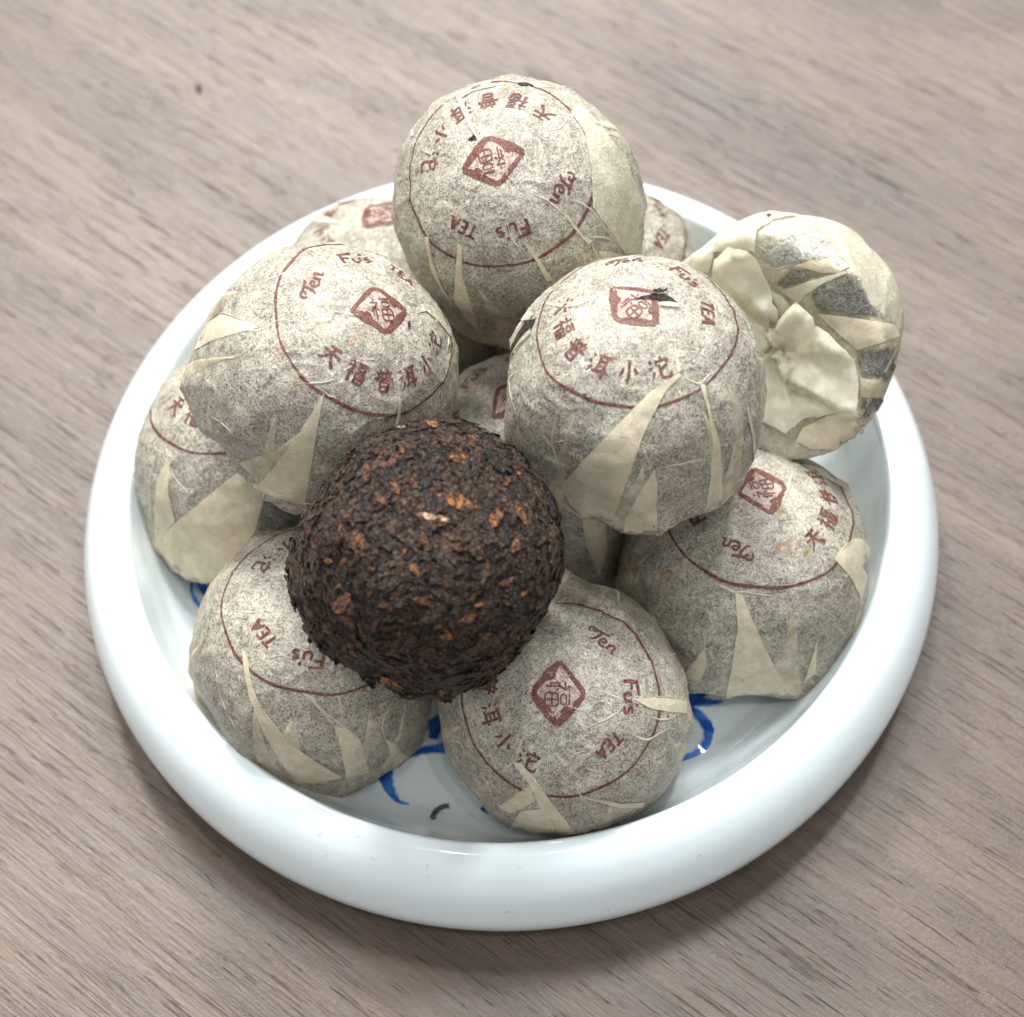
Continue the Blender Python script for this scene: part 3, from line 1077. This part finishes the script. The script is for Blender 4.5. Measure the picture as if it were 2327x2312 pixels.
# ---- G
G_ = Ball('G', 'wrapped_tea_cake', 'wrapped tea cake at the front left, partly under the bare dark one', 261, seed=47,
          bumps=[bp('G', 120, 800, 0.16), bp('G', 760, 1735, 0.14), bp('G', 480, 190, 0.2), bp('G', 1350, 1640, 0.12, 0.8)])
print_badge(G_, ('xiao', 'tuo', 'er'), ('Fus', 'TEA'))
folds(G_, 'G', [
    [(412, 885), (440, 930), (470, 1090), (520, 1240), (700, 1470), (870, 1590), (1040, 1690), (900, 1725), (750, 1722), (640, 1570), (540, 1400), (455, 1180), (425, 1020)],
    [(985, 1370), (1070, 1390), (1150, 1460), (1170, 1550), (1208, 1660), (1060, 1692), (1030, 1520)],
    [(1300, 1450), (1360, 1480), (1400, 1530), (1440, 1560), (1350, 1640), (1335, 1540)]])
creases(G_, 'G', [([(765, 1140), (870, 1230), (985, 1370)], 0.6), ([(930, 1290), (1040, 1370), (1150, 1455)], 0.5),
                  ([(255, 830), (245, 1000), (290, 1220), (380, 1400), (440, 1520)], 0.4), ([(1365, 1180), (1290, 1340), (1300, 1450)], 0.4),
                  ([(1150, 1458), (1230, 1440), (1300, 1455)], 0.35), ([(500, 720), (470, 830), (445, 920)], 0.3),
                  [(360, 650), (480, 665), (560, 610)], ([(480, 190), (380, 280), (300, 370)], 0.5), [(1000, 1160), (1030, 1250), (1040, 1330)]])
hidden_folds(G_, (60, 20, 110))

# ---- H
H_ = Ball('H', 'wrapped_tea_cake', 'wrapped tea cake at the front centre, its round print facing the camera', 357, seed=53,
          bumps=[bp('H', 905, 100, 0.14), bp('H', 600, 1745, 0.14), bp('H', 1665, 930, 0.14, 0.8)])
print_badge(H_)
folds(H_, 'H', [
    [(590, 1320), (640, 1330), (700, 1400), (830, 1570), (985, 1765), (880, 1780), (810, 1690), (740, 1560), (690, 1450)],
    [(505, 1600), (600, 1530), (700, 1470), (730, 1560), (650, 1610), (570, 1640)],
    [(640, 1625), (790, 1610), (870, 1775), (780, 1800), (640, 1790), (565, 1745)],
    [(1345, 932), (1480, 918), (1670, 935), (1668, 1020), (1560, 1010), (1440, 985)],
    [(1010, 1540), (1130, 1560), (1260, 1580), (1410, 1570), (1400, 1605), (1260, 1605)],
    ([(900, 115), (960, 130), (900, 230), (830, 400), (740, 470), (700, 470), (800, 330), (870, 240)], dict(mat=CREASE))])
creases(H_, 'H', [([(1110, 870), (1190, 900), (1280, 940)], 0.45), ([(1000, 1130), (1120, 1080), (1220, 1030), (1280, 970)], 0.35),
                  ([(1320, 1130), (1370, 1170), (1430, 1185), (1500, 1150), (1570, 1110)], 0.45), ([(682, 1128), (640, 1210), (598, 1320)], 0.35),
                  ([(975, 1465), (1010, 1530), (1080, 1600)], 0.4), ([(1490, 660), (1560, 655), (1620, 640)], 0.35), [(1430, 600), (1520, 640)],
                  ([(1440, 1040), (1540, 1060), (1600, 1040)], 0.35), ([(380, 1380), (440, 1480), (470, 1570)], 0.4), [(590, 1330), (540, 1360), (510, 1350)],
                  ([(160, 1190), (260, 1200), (300, 1290)], 0.35)])
hidden_folds(H_, (100, 60, 140))

# ---- I
I_ = Ball('I', 'wrapped_tea_cake', 'wrapped tea cake at the lower right with a pale triangular pleat in front', 191, seed=59,
          bumps=[bp('I', 830, 1735, 0.12, 0.7), bp('I', 1200, 1700, 0.12, 0.7), bp('I', 1600, 400, 0.15, 0.8)])
print_badge(I_, ('tian', 'fu', 'pu', 'er', 'xiao', 'tuo'), ('Ten', 'Fus'))
folds(I_, 'I', [
    [(880, 1085), (925, 1100), (980, 1240), (1060, 1420), (1200, 1690), (1050, 1722), (820, 1728), (860, 1540), (895, 1300)],
    [(690, 1430), (705, 1540), (660, 1640), (600, 1620), (570, 1590)],
    [(1395, 1350), (1380, 1590), (1310, 1645), (1360, 1480)],
    [(1500, 880), (1560, 800), (1640, 750), (1712, 765), (1710, 950), (1665, 1130), (1600, 1000)],
    ([(1290, 290), (1400, 310), (1510, 390), (1600, 420), (1640, 500), (1540, 430), (1440, 375), (1350, 330)], dict(mat=CREASE))])
creases(I_, 'I', [([(690, 1005), (790, 1050), (880, 1085), (1000, 1080)], 0.5), ([(920, 1080), (1020, 1100), (1120, 1115)], 0.3),
                  ([(665, 1320), (690, 1380), (690, 1440)], 0.4), ([(315, 870), (280, 960), (225, 1080)], 0.4), ([(1100, 360), (1190, 310), (1300, 285)], 0.45),
                  ([(1240, 310), (1215, 420), (1150, 570)], 0.5), ([(1390, 1360), (1440, 1320), (1500, 1290), (1580, 1380)], 0.35),
                  ([(895, 1275), (950, 1270), (995, 1285)], 0.4), ([(1060, 1460), (1200, 1450), (1330, 1440)], 0.25), ([(1400, 1260), (1470, 1400)], 0.25)])
hidden_folds(I_, (30, 80, 140))

# ---- D: shows its gathered underside
D_ = Ball('D', 'wrapped_tea_cake', 'tea cake tipped over at the right, showing its twisted cream paper underside', 0, seed=61, hem=0.55,
          mat=PAPER_BACK, bumps=[bp('D', 1610, 920, 0.12, 0.9), bp('D', 740, 145, 0.12, 0.9), bp('D', 1390, 1690, 0.12, 0.4)])
folds(D_, 'D', [
    ([(700, 390), (860, 300), (1060, 260), (1200, 400), (1290, 520), (1200, 555), (1040, 500), (940, 500), (760, 530), (660, 470)], dict(mat=PAPER_PALE, name='paper_panel', crumple=0.10)),
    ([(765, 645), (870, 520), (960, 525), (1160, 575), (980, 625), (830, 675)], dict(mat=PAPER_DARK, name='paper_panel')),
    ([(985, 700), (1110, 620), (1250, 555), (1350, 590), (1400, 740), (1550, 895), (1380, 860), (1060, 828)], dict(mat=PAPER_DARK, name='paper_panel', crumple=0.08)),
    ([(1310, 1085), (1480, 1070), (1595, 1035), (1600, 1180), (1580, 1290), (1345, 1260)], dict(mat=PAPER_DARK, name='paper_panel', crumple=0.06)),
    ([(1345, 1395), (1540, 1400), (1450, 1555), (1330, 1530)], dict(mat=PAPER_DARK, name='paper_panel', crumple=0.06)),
    ([(815, 680), (1000, 620), (1240, 548), (1255, 562), (1110, 625), (980, 705), (930, 770)], dict(lift=0.35, mat=PETAL)),
    ([(900, 515), (960, 520), (1080, 560), (1200, 560), (1280, 520), (1150, 470), (1000, 480)], dict(lift=0.35, mat=FOLD)),
    ([(1060, 832), (1250, 850), (1565, 912), (1600, 985), (1450, 1040), (1330, 1075), (1240, 1000), (1110, 880)], dict(lift=0.4, mat=FOLD, crumple=0.1)),
    ([(1345, 1262), (1470, 1285), (1530, 1305), (1540, 1370), (1450, 1400), (1350, 1390)], dict(lift=0.35, mat=FOLD, crumple=0.1)),
    ([(960, 1600), (1130, 1520), (1300, 1505), (1345, 1560), (1375, 1655), (1180, 1745), (1020, 1740), (915, 1690)], dict(lift=0.5, mat=FOLD, crumple=0.12)),
    ([(1300, 1510), (1330, 1530), (1385, 1650), (1365, 1655)], dict(lift=0.9, mat=CREASE)),
    # twist of paper gathered in the middle
    ([(200, 540), (240, 440), (400, 320), (560, 230), (720, 150), (930, 185), (760, 215), (650, 290), (640, 420), (560, 400), (370, 420), (330, 560)],
     dict(lift=0.4, mat=PETAL, crumple=0.4, seed=1, name='paper_twist')),
    ([(350, 600), (380, 460), (470, 380), (600, 400), (660, 450), (740, 640), (800, 800), (790, 860), (730, 930), (560, 800), (430, 700)],
     dict(lift=0.8, mat=PETAL, crumple=1.1, dome=0.5, seed=2, step=0.00045, name='paper_twist')),
    ([(755, 655), (830, 700), (890, 775), (820, 840), (800, 800)], dict(lift=1.2, mat=PETAL, crumple=0.2, name='paper_twist')),
    ([(480, 740), (720, 930), (790, 1100), (850, 1310), (920, 1340), (1200, 1500), (980, 1540), (850, 1635), (690, 1560), (600, 1300), (520, 1000)],
     dict(lift=0.6, mat=PETAL, crumple=0.9, dome=0.2, seed=4, step=0.00045, name='paper_twist')),
    ([(1080, 900), (1160, 950), (1230, 1030), (1320, 1130), (1350, 1310), (1330, 1505), (1230, 1510), (1080, 1420), (900, 1330), (860, 1180), (960, 1000)],
     dict(lift=1.3, mat=PETAL, crumple=1.1, dome=0.4, seed=5, step=0.00045, name='paper_twist')),
    ([(948, 722), (1062, 830), (1082, 900), (1070, 980), (1000, 1060), (960, 1180), (860, 1310), (790, 1180), (740, 1010), (725, 950)],
     dict(lift=2.3, mat=PETAL, crumple=0.8, dome=0.3, seed=6, step=0.00045, name='paper_twist')),
])
creases(D_, 'D', [([(945, 725), (1000, 900), (960, 1100)], 0.3), ([(1080, 960), (1180, 1140), (1240, 1500)], 0.3), ([(900, 1330), (1010, 1150), (1080, 960)], 0.3), ([(400, 450), (520, 600), (760, 860)], 0.3), ([(1050, 1420), (1180, 1380), (1340, 1300)], 0.3), ([(520, 760), (640, 960), (790, 1100)], 0.3), ([(690, 1560), (800, 1400), (850, 1310)], 0.3), ([(560, 400), (640, 600), (700, 640)], 0.25), ([(430, 380), (600, 300), (740, 160)], 0.35), ([(1350, 1290), (1440, 1300), (1530, 1305)], 0.3), ([(720, 540), (820, 530), (900, 510)], 0.35), ([(660, 380), (740, 440), (770, 500)], 0.5)])

# ---- A
A_ = Ball('A', 'wrapped_tea_cake', 'topmost wrapped tea cake, standing tall at the back of the pile', 283, seed=67,
          bumps=[bp('A', 640, 160, 0.10), bp('A', 1430, 210, 0.14), bp('A', 1820, 1000, 0.2, 0.9), bp('A', 860, 90, 0.2)])
print_badge(A_)
folds(A_, 'A', [
    [(660, 1105), (685, 1120), (690, 1300), (740, 1480), (790, 1640), (700, 1560), (640, 1470), (645, 1280)],
    ([(1362, 288), (1425, 240), (1560, 380), (1690, 560), (1800, 820), (1825, 1000), (1820, 1160), (1700, 1170), (1600, 1020), (1500, 880), (1490, 640), (1450, 420)],
     dict(mat=PAPER_BACK)),
    [(1300, 900), (1345, 930), (1440, 1060), (1500, 1090), (1470, 1110), (1390, 1020)],
    ([(635, 165), (700, 130), (860, 92), (900, 130), (760, 160), (680, 205)], dict(mat=PAPER_BACK)),
    [(640, 170), (680, 205), (740, 340), (790, 470), (745, 400), (690, 290)],
    [(1060, 1090), (1110, 1130), (1180, 1225), (1250, 1330), (1215, 1345), (1150, 1220)],
    [(455, 1065), (475, 1070), (500, 1210), (560, 1370), (620, 1470), (560, 1400), (490, 1260)]])
creases(A_, 'A', [([(640, 1470), (560, 1390), (490, 1230), (460, 1060)], 0.4), ([(1100, 790), (1220, 840), (1320, 930)], 0.35), ([(1320, 810), (1480, 890), (1600, 1040), (1705, 1170)], 0.5),
                  ([(1490, 1085), (1530, 1200), (1590, 1220)], 0.45), ([(1450, 1070), (1560, 1070), (1640, 1090)], 0.35), ([(1180, 400), (1290, 395), (1355, 310)], 0.3),
                  ([(1420, 240), (1390, 270), (1365, 300)], 0.6), ([(1590, 720), (1680, 850), (1730, 1010)], 0.3), ([(960, 950), (1000, 1090), (1080, 1150)], 0.35),
                  ([(1040, 1380), (1080, 1450), (1100, 1480)], 0.35), ([(360, 470), (380, 380), (440, 310)], 0.5), [(860, 92), (980, 95), (1080, 130)]])
hidden_folds(A_, (70, 110, 30, 150))

# ---- B
B_ = Ball('B', 'wrapped_tea_cake', 'wrapped tea cake at the upper left, leaning right, with one long cream pleat', 108, seed=71,
          bumps=[bp('B', 340, 1390, 0.2, 0.8), bp('B', 118, 805, 0.13), bp('B', 480, 1650, 0.10), bp('B', 1772, 820, 0.13, 0.8), bp('B', 860, 155, 0.16, 0.7)])
print_badge(B_)
folds(B_, 'B', [
    [(928, 1072), (915, 1120), (880, 1300), (850, 1500), (805, 1755), (640, 1715), (520, 1655), (640, 1500), (790, 1290)],
    [(195, 650), (280, 585), (440, 640), (520, 670), (430, 692), (270, 730), (120, 810), (150, 730)],
    [(1385, 1030), (1398, 1170), (1378, 1290), (1360, 1290), (1385, 1170)],
    ([(480, 1640), (530, 1650), (800, 1750), (860, 1770), (800, 1775), (600, 1720), (490, 1670)], dict(lift=0.2)),
    ([(1490, 590), (1530, 530), (1610, 580), (1690, 660), (1740, 760), (1700, 720), (1640, 640), (1560, 570)], dict(mat=PAPER_BACK))])
creases(B_, 'B', [([(120, 805), (250, 745), (430, 692), (540, 685), (640, 625), (800, 640)], 0.5), ([(740, 300), (870, 295), (1000, 375), (1160, 500)], 0.45),
                  ([(860, 150), (890, 205), (740, 300), (560, 380), (420, 430)], 0.45), ([(200, 1215), (300, 1280), (400, 1380)], 0.4),
                  ([(790, 1020), (900, 1015), (1020, 990)], 0.35), ([(930, 1075), (960, 1100), (1000, 1110)], 0.35), ([(1490, 590), (1530, 532), (1600, 570), (1690, 680)], 0.45),
                  ([(1385, 1000), (1392, 1170), (1375, 1290)], 0.4), ([(1560, 1120), (1570, 1190)], 0.3), ([(1700, 720), (1690, 820)], 0.35)])
hidden_folds(B_, (70, 30, 120))

# ---- C
C_ = Ball('C', 'wrapped_tea_cake', 'torn wrapped tea cake right of centre with dark tea showing through its seal', 41, seed=73, hem=0.54,
          bumps=[bp('C', 110, 1250, 0.25, 0.85), bp('C', 1705, 1320, 0.25, 0.85), bp('C', 870, 1805, 0.14, 0.8), bp('C', 1480, 1640, 0.12, 0.6), bp('C', 130, 600, 0.16, 0.7)])
print_badge(C_)
folds(C_, 'C', [
    [(1215, 815), (1228, 835), (1135, 925), (1060, 1060), (990, 1200), (940, 1350), (870, 1550), (780, 1780), (640, 1720), (540, 1640), (480, 1515), (640, 1340), (850, 1120), (1040, 930)],
    [(1062, 1412), (1082, 1500), (1075, 1795), (870, 1800), (882, 1725), (970, 1560)],
    [(1345, 882), (1375, 890), (1410, 1060), (1440, 1160), (1472, 1280), (1482, 1420), (1480, 1600), (1385, 1645), (1410, 1450), (1425, 1250), (1395, 1060)],
    [(1630, 1005), (1655, 1080), (1680, 1200), (1705, 1380), (1680, 1400), (1668, 1200), (1640, 1080)],
    ([(1190, 590), (1202, 680), (1228, 800), (1205, 815), (1188, 720)], dict(mat=CREASE)),
    ([(480, 1620), (600, 1700), (780, 1780), (900, 1800), (860, 1810), (640, 1740), (520, 1665)], dict(lift=0.25)),
    ([(370, 375), (450, 385), (540, 375), (680, 350), (590, 400), (480, 410), (400, 395)], dict(mat=CREASE, lift=0.25, edge=0.3)),
    ([(1080, 384), (1160, 380), (1216, 392), (1205, 412), (1120, 405)], dict(mat=CREASE, lift=0.38, edge=0.9)),
    ([(300, 545), (245, 600), (200, 665), (165, 735), (190, 690), (240, 625), (295, 575)], dict(mat=CREASE, lift=0.38, edge=0.9)),
    ([(235, 495), (280, 435), (315, 450), (290, 490)], dict(mat=CREASE, lift=0.45)),
    ([(160, 740), (170, 620), (240, 500), (310, 400), (260, 470), (190, 600), (140, 730), (140, 620)], dict(mat=CREASE, lift=0.12))])
creases(C_, 'C', [([(1220, 825), (1290, 868), (1350, 880), (1430, 800)], 0.45), ([(1060, 1415), (1200, 1390), (1410, 1350)], 0.4), ([(445, 950), (448, 1080), (425, 1250), (465, 1400), (480, 1520)], 0.5),
                  ([(150, 740), (165, 950), (210, 1110), (205, 1290)], 0.5), ([(240, 1000), (210, 1120)], 0.35), ([(970, 1240), (1010, 1340), (1050, 1415)], 0.4),
                  ([(1050, 1420), (970, 1560), (885, 1720)], 0.35), ([(860, 1130), (900, 1160), (975, 1240), (1020, 1280)], 0.4), ([(430, 1250), (500, 1240), (560, 1220)], 0.3),
                  ([(1480, 1520), (1560, 1500), (1640, 1460)], 0.35), ([(540, 540), (460, 600)], 0.25), ([(1080, 400), (1150, 390), (1215, 400)], 0.6), ([(370, 1210), (430, 1290)], 0.3)])


def tea_patch(b, z, poly, lift, name='torn_hole'):
    o = b.sheet(z, poly, lift=lift, edge=0.9, crumple=0.18, mat=TEA, name=name, step=0.0003, seed=3)
    col = o.data.color_attributes.new('tone', 'FLOAT_COLOR', 'POINT')
    n = len(o.data.vertices)
    c = np.ones((n, 4))
    c[:, :3] = np.array([0.022, 0.015, 0.011]) * (0.5 + rng.random((n, 1)) * 2.5)
    col.data.foreach_set('color', c.ravel())
    return o


tea_patch(C_, Z['C'], [(160, 720), (175, 650), (215, 570), (260, 500), (325, 478), (300, 540), (250, 590), (205, 650)], 0.16)
tea_patch(C_, Z['C'], [(938, 360), (985, 340), (1045, 330), (1060, 318), (1085, 330), (1110, 325), (1160, 345), (1180, 360), (1212, 388), (1165, 375), (1110, 385), (1075, 360), (1010, 358)], 0.14)
tea_patch(C_, Z['C'], [(1048, 318), (1055, 298), (1075, 302), (1090, 295), (1110, 306), (1142, 298), (1140, 318), (1110, 330), (1070, 330)], 0.5, 'tea_leaf_tip')
tea_patch(C_, Z['C'], [(618, 955), (630, 945), (645, 950), (638, 968), (622, 968)], 0.15, 'tea_leaf_tip')
tea_patch(A_, Z['A'], [(720, 462), (750, 440), (758, 425), (772, 440), (776, 462), (745, 466)], 0.12)
tea_patch(A_, Z['A'], [(1030, 115), (1060, 106), (1100, 110), (1135, 124), (1090, 128), (1050, 126)], 0.12)
tea_patch(B_, Z['B'], [(1440, 640), (1455, 630), (1462, 655), (1450, 685), (1442, 665)], 0.12)
hidden_folds(C_, (70, 110, 30, 150))

# ---- E: the bare dark tea cake
E_ = Ball('E', 'bare_tea_cake', 'unwrapped dark brown pressed tea cake resting on top at the front', 0, seed=79, group=None, core=True, hem=0.60,
          bumps=[bp('E', 320, 480, 0.42, 1.3), bp('E', 190, 1540, 0.16, 0.7), bp('E', 420, 1660, 0.3, 1.2), bp('E', 640, 1750, 0.2), bp('E', 1000, 1870, 0.25), bp('E', 1855, 950, 0.3), bp('E', 1230, 95, 0.3)])


def flake_mesh(C, T, S, N, ln, wd, curl, seedv):
    """one crinkled leaf shard, 5 x 3 grid"""
    V = []
    for i in range(5):
        u = i / 4 * 2 - 1
        ww = wd * (1 - 0.5 * abs(u) ** 2.2) * (1 + 0.45 * math.sin(seedv * 7 + i * 2.6))
        for k in (-1, 0, 1):
            hgt = curl * (0.9 * (1 - k * k) - 0.5 * u * u) + 0.00004 * math.sin(seedv * 3.1 + i * 1.9 + k * 1.3)
            V.append(C + T * u * ln / 2 + S * k * ww / 2 + N * hgt)
    return V


def make_flakes(b, count):
    VV, FF, TT = [], [], []
    gf = grid_faces(5, 3)
    R = b.R
    for i in range(count):
        # directions over the whole cake, fewer underneath
        d = rng.normal(size=3)
        d /= np.linalg.norm(d)
        o = Vector(b.lc) + Vector(d) * R * 1.6
        loc, nor, ix, ds = b.bvh.ray_cast(o, Vector(-d))
        if loc is None:
            continue
        nor = np.array(nor)
        if nor @ d < 0:
            nor = -nor
        loc = np.array(loc)
        # flow direction of the leaf layers
        q = loc / R
        ang = 2.2 * vnoise(np.array([q * 1.6]), 5)[0] * math.pi / 2 + rng.normal() * 0.55
        ref = np.array([1.0, 0.35, 0.1])
        T0 = ref - nor * (ref @ nor)
        T0 /= np.linalg.norm(T0)
        S0 = np.cross(nor, T0)
        T = T0 * math.cos(ang) + S0 * math.sin(ang)
        S = np.cross(nor, T)
        tlt = rng.normal() * 0.16
        N = nor * math.cos(tlt) + S * math.sin(tlt)
        S = np.cross(N, T)
        big = rng.random()
        ln = (0.5 + 2.6 * big ** 3) / 1000
        wd = min(ln * rng.uniform(0.2, 0.5), 0.0009)
        lift = rng.uniform(-0.05, 0.24) / 1000 + 0.018 * R * vnoise(np.array([q * 7]), 9)[0]
        base = len(VV)
        VV += flake_mesh(loc + nor * lift, T, S, N, ln, wd, rng.uniform(-0.02, 0.07) / 1000, rng.random() * 10)
        FF += (gf + base).tolist()
        r = rng.random()
        if r < 0.62:
            c = np.array([0.052, 0.030, 0.018]) * rng.uniform(0.35, 1.9)
        elif r < 0.80:
            c = np.array([0.060, 0.032, 0.019]) * rng.uniform(0.7, 1.3)
        elif r < 0.91:
            c = np.array([0.028, 0.026, 0.026]) * rng.uniform(0.6, 1.5)
        elif r < 0.975:
            c = np.array([0.115, 0.050, 0.020]) * rng.uniform(0.7, 1.2)
        else:
            c = np.array([0.21, 0.095, 0.03]) * rng.uniform(0.7, 1.2)
        TT += [c] * 15
    o = make_obj('leaf_layer', VV, FF, TEA, b.root)
    o['kind'] = 'stuff'
    col = o.data.color_attributes.new('tone', 'FLOAT_COLOR', 'POINT')
    c = np.ones((len(VV), 4))
    c[:, :3] = np.array(TT)
    col.data.foreach_set('color', c.ravel())


make_flakes(E_, 12000)


def big_flake(b, x, y, l, w, ang, col):
    """an orange leaf piece seen in the photo at window point (x, y), size in window pixels"""
    a = math.radians(-ang)
    n = 14
    poly = []
    for i in range(n):
        t = 2 * math.pi * i / n
        rr = 1 + rng.uniform(-0.32, 0.22)
        u, v = math.cos(t) * l / 2 * rr, math.sin(t) * w / 2 * rr
        poly.append((x + u * math.cos(a) - v * math.sin(a), y + u * math.sin(a) + v * math.cos(a)))
    o = b.sheet(Z['E'], poly, lift=0.30, edge=0.95, crumple=0.10, mat=TEA, name='leaf_flake', step=0.0003, seed=int(x) % 17)
    at = o.data.color_attributes.new('tone', 'FLOAT_COLOR', 'POINT')
    nv = len(o.data.vertices)
    P = np.array([v.co for v in o.data.vertices]) * 1000
    k = 0.85 + 0.8 * fbm(P * 1.8, 8, 3)
    c = np.ones((nv, 4))
    c[:, :3] = np.array(col) * np.clip(k, 0.10, 1.5)[:, None]
    at.data.foreach_set('color', c.ravel())
    o['label'] = 'orange brown leaf piece' if col[0] < 0.4 else 'pale tan leaf piece'


ORG = (0.40, 0.17, 0.045)
ORD = (0.27, 0.105, 0.035)
TAN = (0.55, 0.37, 0.23)
for x, y, l, w, a, c in [
    (1195, 340, 170, 60, -5, ORG), (1150, 600, 250, 85, -25, ORG), (1410, 725, 130, 80, 70, ORG), (1575, 695, 160, 55, -50, ORG),
    (1010, 725, 230, 60, -15, TAN), (465, 875, 190, 42, -58, ORD), (315, 1003, 70, 34, 0, ORG), (882, 1060, 110, 50, -60, ORG),
    (410, 1270, 150, 100, 50, ORD), (1235, 1375, 170, 50, 22, ORD), (1480, 1140, 120, 40, 30, ORD), (1370, 1515, 150, 70, -20, ORD),
    (940, 1270, 180, 45, -22, ORD), (735, 1812, 170, 60, -28, ORG), (570, 435, 100, 45, 75, ORD), (1160, 900, 60, 45, 0, ORD),
    (1280, 920, 90, 40, 30, ORD), (1805, 1150, 220, 32, 78, ORG), (665, 600, 130, 40, -45, ORD), (465, 1570, 150, 45, -60, ORD),
    (1215, 190, 110, 42, -8, ORG), (1000, 105, 90, 42, -15, ORG), (625, 950, 60, 40, 60, ORD), (745, 340, 100, 60, 70, (0.13, 0.055, 0.035)),
    (700, 1300, 110, 45, -20, ORD), (1540, 900, 100, 50, 70, ORD), (1570, 430, 60, 30, 0, ORD), (330, 690, 60, 30, 60, ORD),
    (820, 930, 50, 30, 80, ORG), (1590, 1215, 50, 25, 20, ORG), (1080, 1500, 90, 45, 0, ORD), (800, 130, 50, 18, 0, (0.6, 0.5, 0.36)),
    (950, 500, 110, 60, 30, (0.035, 0.036, 0.034)), (1380, 870, 120, 60, 0, (0.05, 0.042, 0.03)), (870, 570, 100, 70, 0, (0.06, 0.045, 0.028)),
    (1010, 610, 150, 50, -10, (0.02, 0.022, 0.026)), (700, 420, 110, 34, 70, (0.03, 0.032, 0.034)), (1090, 240, 60, 25, 0, ORD),
    (600, 1050, 60, 30, 0, ORD), (1480, 480, 70, 40, 60, ORD), (380, 1170, 40, 25, 0, ORD), (1300, 1290, 60, 25, 10, ORD),
]:
    big_flake(E_, x, y, l, w, a, c)
# the flap of pressed leaf along its lower rim
for x, y, l, w, a, c in [(1200, 1755, 250, 40, 8, (0.03, 0.02, 0.014)), (1400, 350, 200, 60, -50, (0.02, 0.013, 0.01)), (1180, 80, 80, 25, -20, (0.015, 0.01, 0.008))]:
    big_flake(E_, x, y, l, w, a, c)

# ------------------------------------------------------------------ small loose things
zh = Z['H']
pth = on_plate(zh, [(88, 1685), (100, 1655), (112, 1640), (140, 1618), (165, 1610), (192, 1606)], 0.00035)
V, F = tube(pth, 0.00030 * (1 + 0.25 * np.sin(np.arange(len(pth)) * 1.1)), 8)
o = make_obj('dried_twig', V, F, STEM)
tag(o, 'tiny grey green curled twig lying on the plate floor at the front', 'twig')

d = ray_dir(*ID((375, 168)))
p = CP + d * (-CP[2] / d[2])
bmv = []
n, m = 7, 9
for i in range(n):
    th = math.pi * i / (n - 1)
    for j in range(m):
        a = 2 * math.pi * j / m
        q = np.array([math.sin(th) * math.cos(a) * 0.7, math.sin(th) * math.sin(a) * 1.0, math.cos(th) * 0.5])
        q *= 0.0007 * (1 + 0.35 * vnoise(np.array([q * 2.1 + 4]), 2)[0])
        bmv.append(p + q + np.array([0, 0, 0.0003]))
o = make_obj('tea_crumb', bmv, grid_faces(n, m, True), CRUMB)
tag(o, 'lone dark tea crumb on the bare table at the upper left', 'tea crumb')


def specks(z, box, count, name, lab):
    """fine fluff and dust caught on the porcelain: one stuff object"""
    VV, FF = [], []
    for i in range(count):
        x = random.uniform(box[0], box[2])
        y = random.uniform(box[1], box[3])
        l, nrm, dd = cast(PLATE_BVH, I4, I4, *z((x, y)))
        l = np.array(l) + np.array(nrm) * 0.00003
        a = random.uniform(0, 6.28)
        ln = random.uniform(0.1, 0.8) / 1000
        q = []
        for t in np.linspace(0, 1, 6):
            a2 = a + 1.4 * math.sin(t * 2.5 + i)
            off = np.array([math.cos(a2), math.sin(a2), 0]) * ln * t
            nn = np.array(nrm)
            off = off - nn * (off @ nn)
            q.append(l + off)
        v, f = tube(q, [0.000014] * 6, 4)
        b0 = len(VV)
        VV += list(v)
        FF += [[k + b0 for k in ff] for ff in f]
    o = make_obj(name, VV, FF, LINT)
    o['kind'] = 'stuff'
    o['label'] = lab


specks(ID, (600, 1500, 1400, 1730), 24, 'lint', 'fine grey fluff on the front of the porcelain rim and floor')
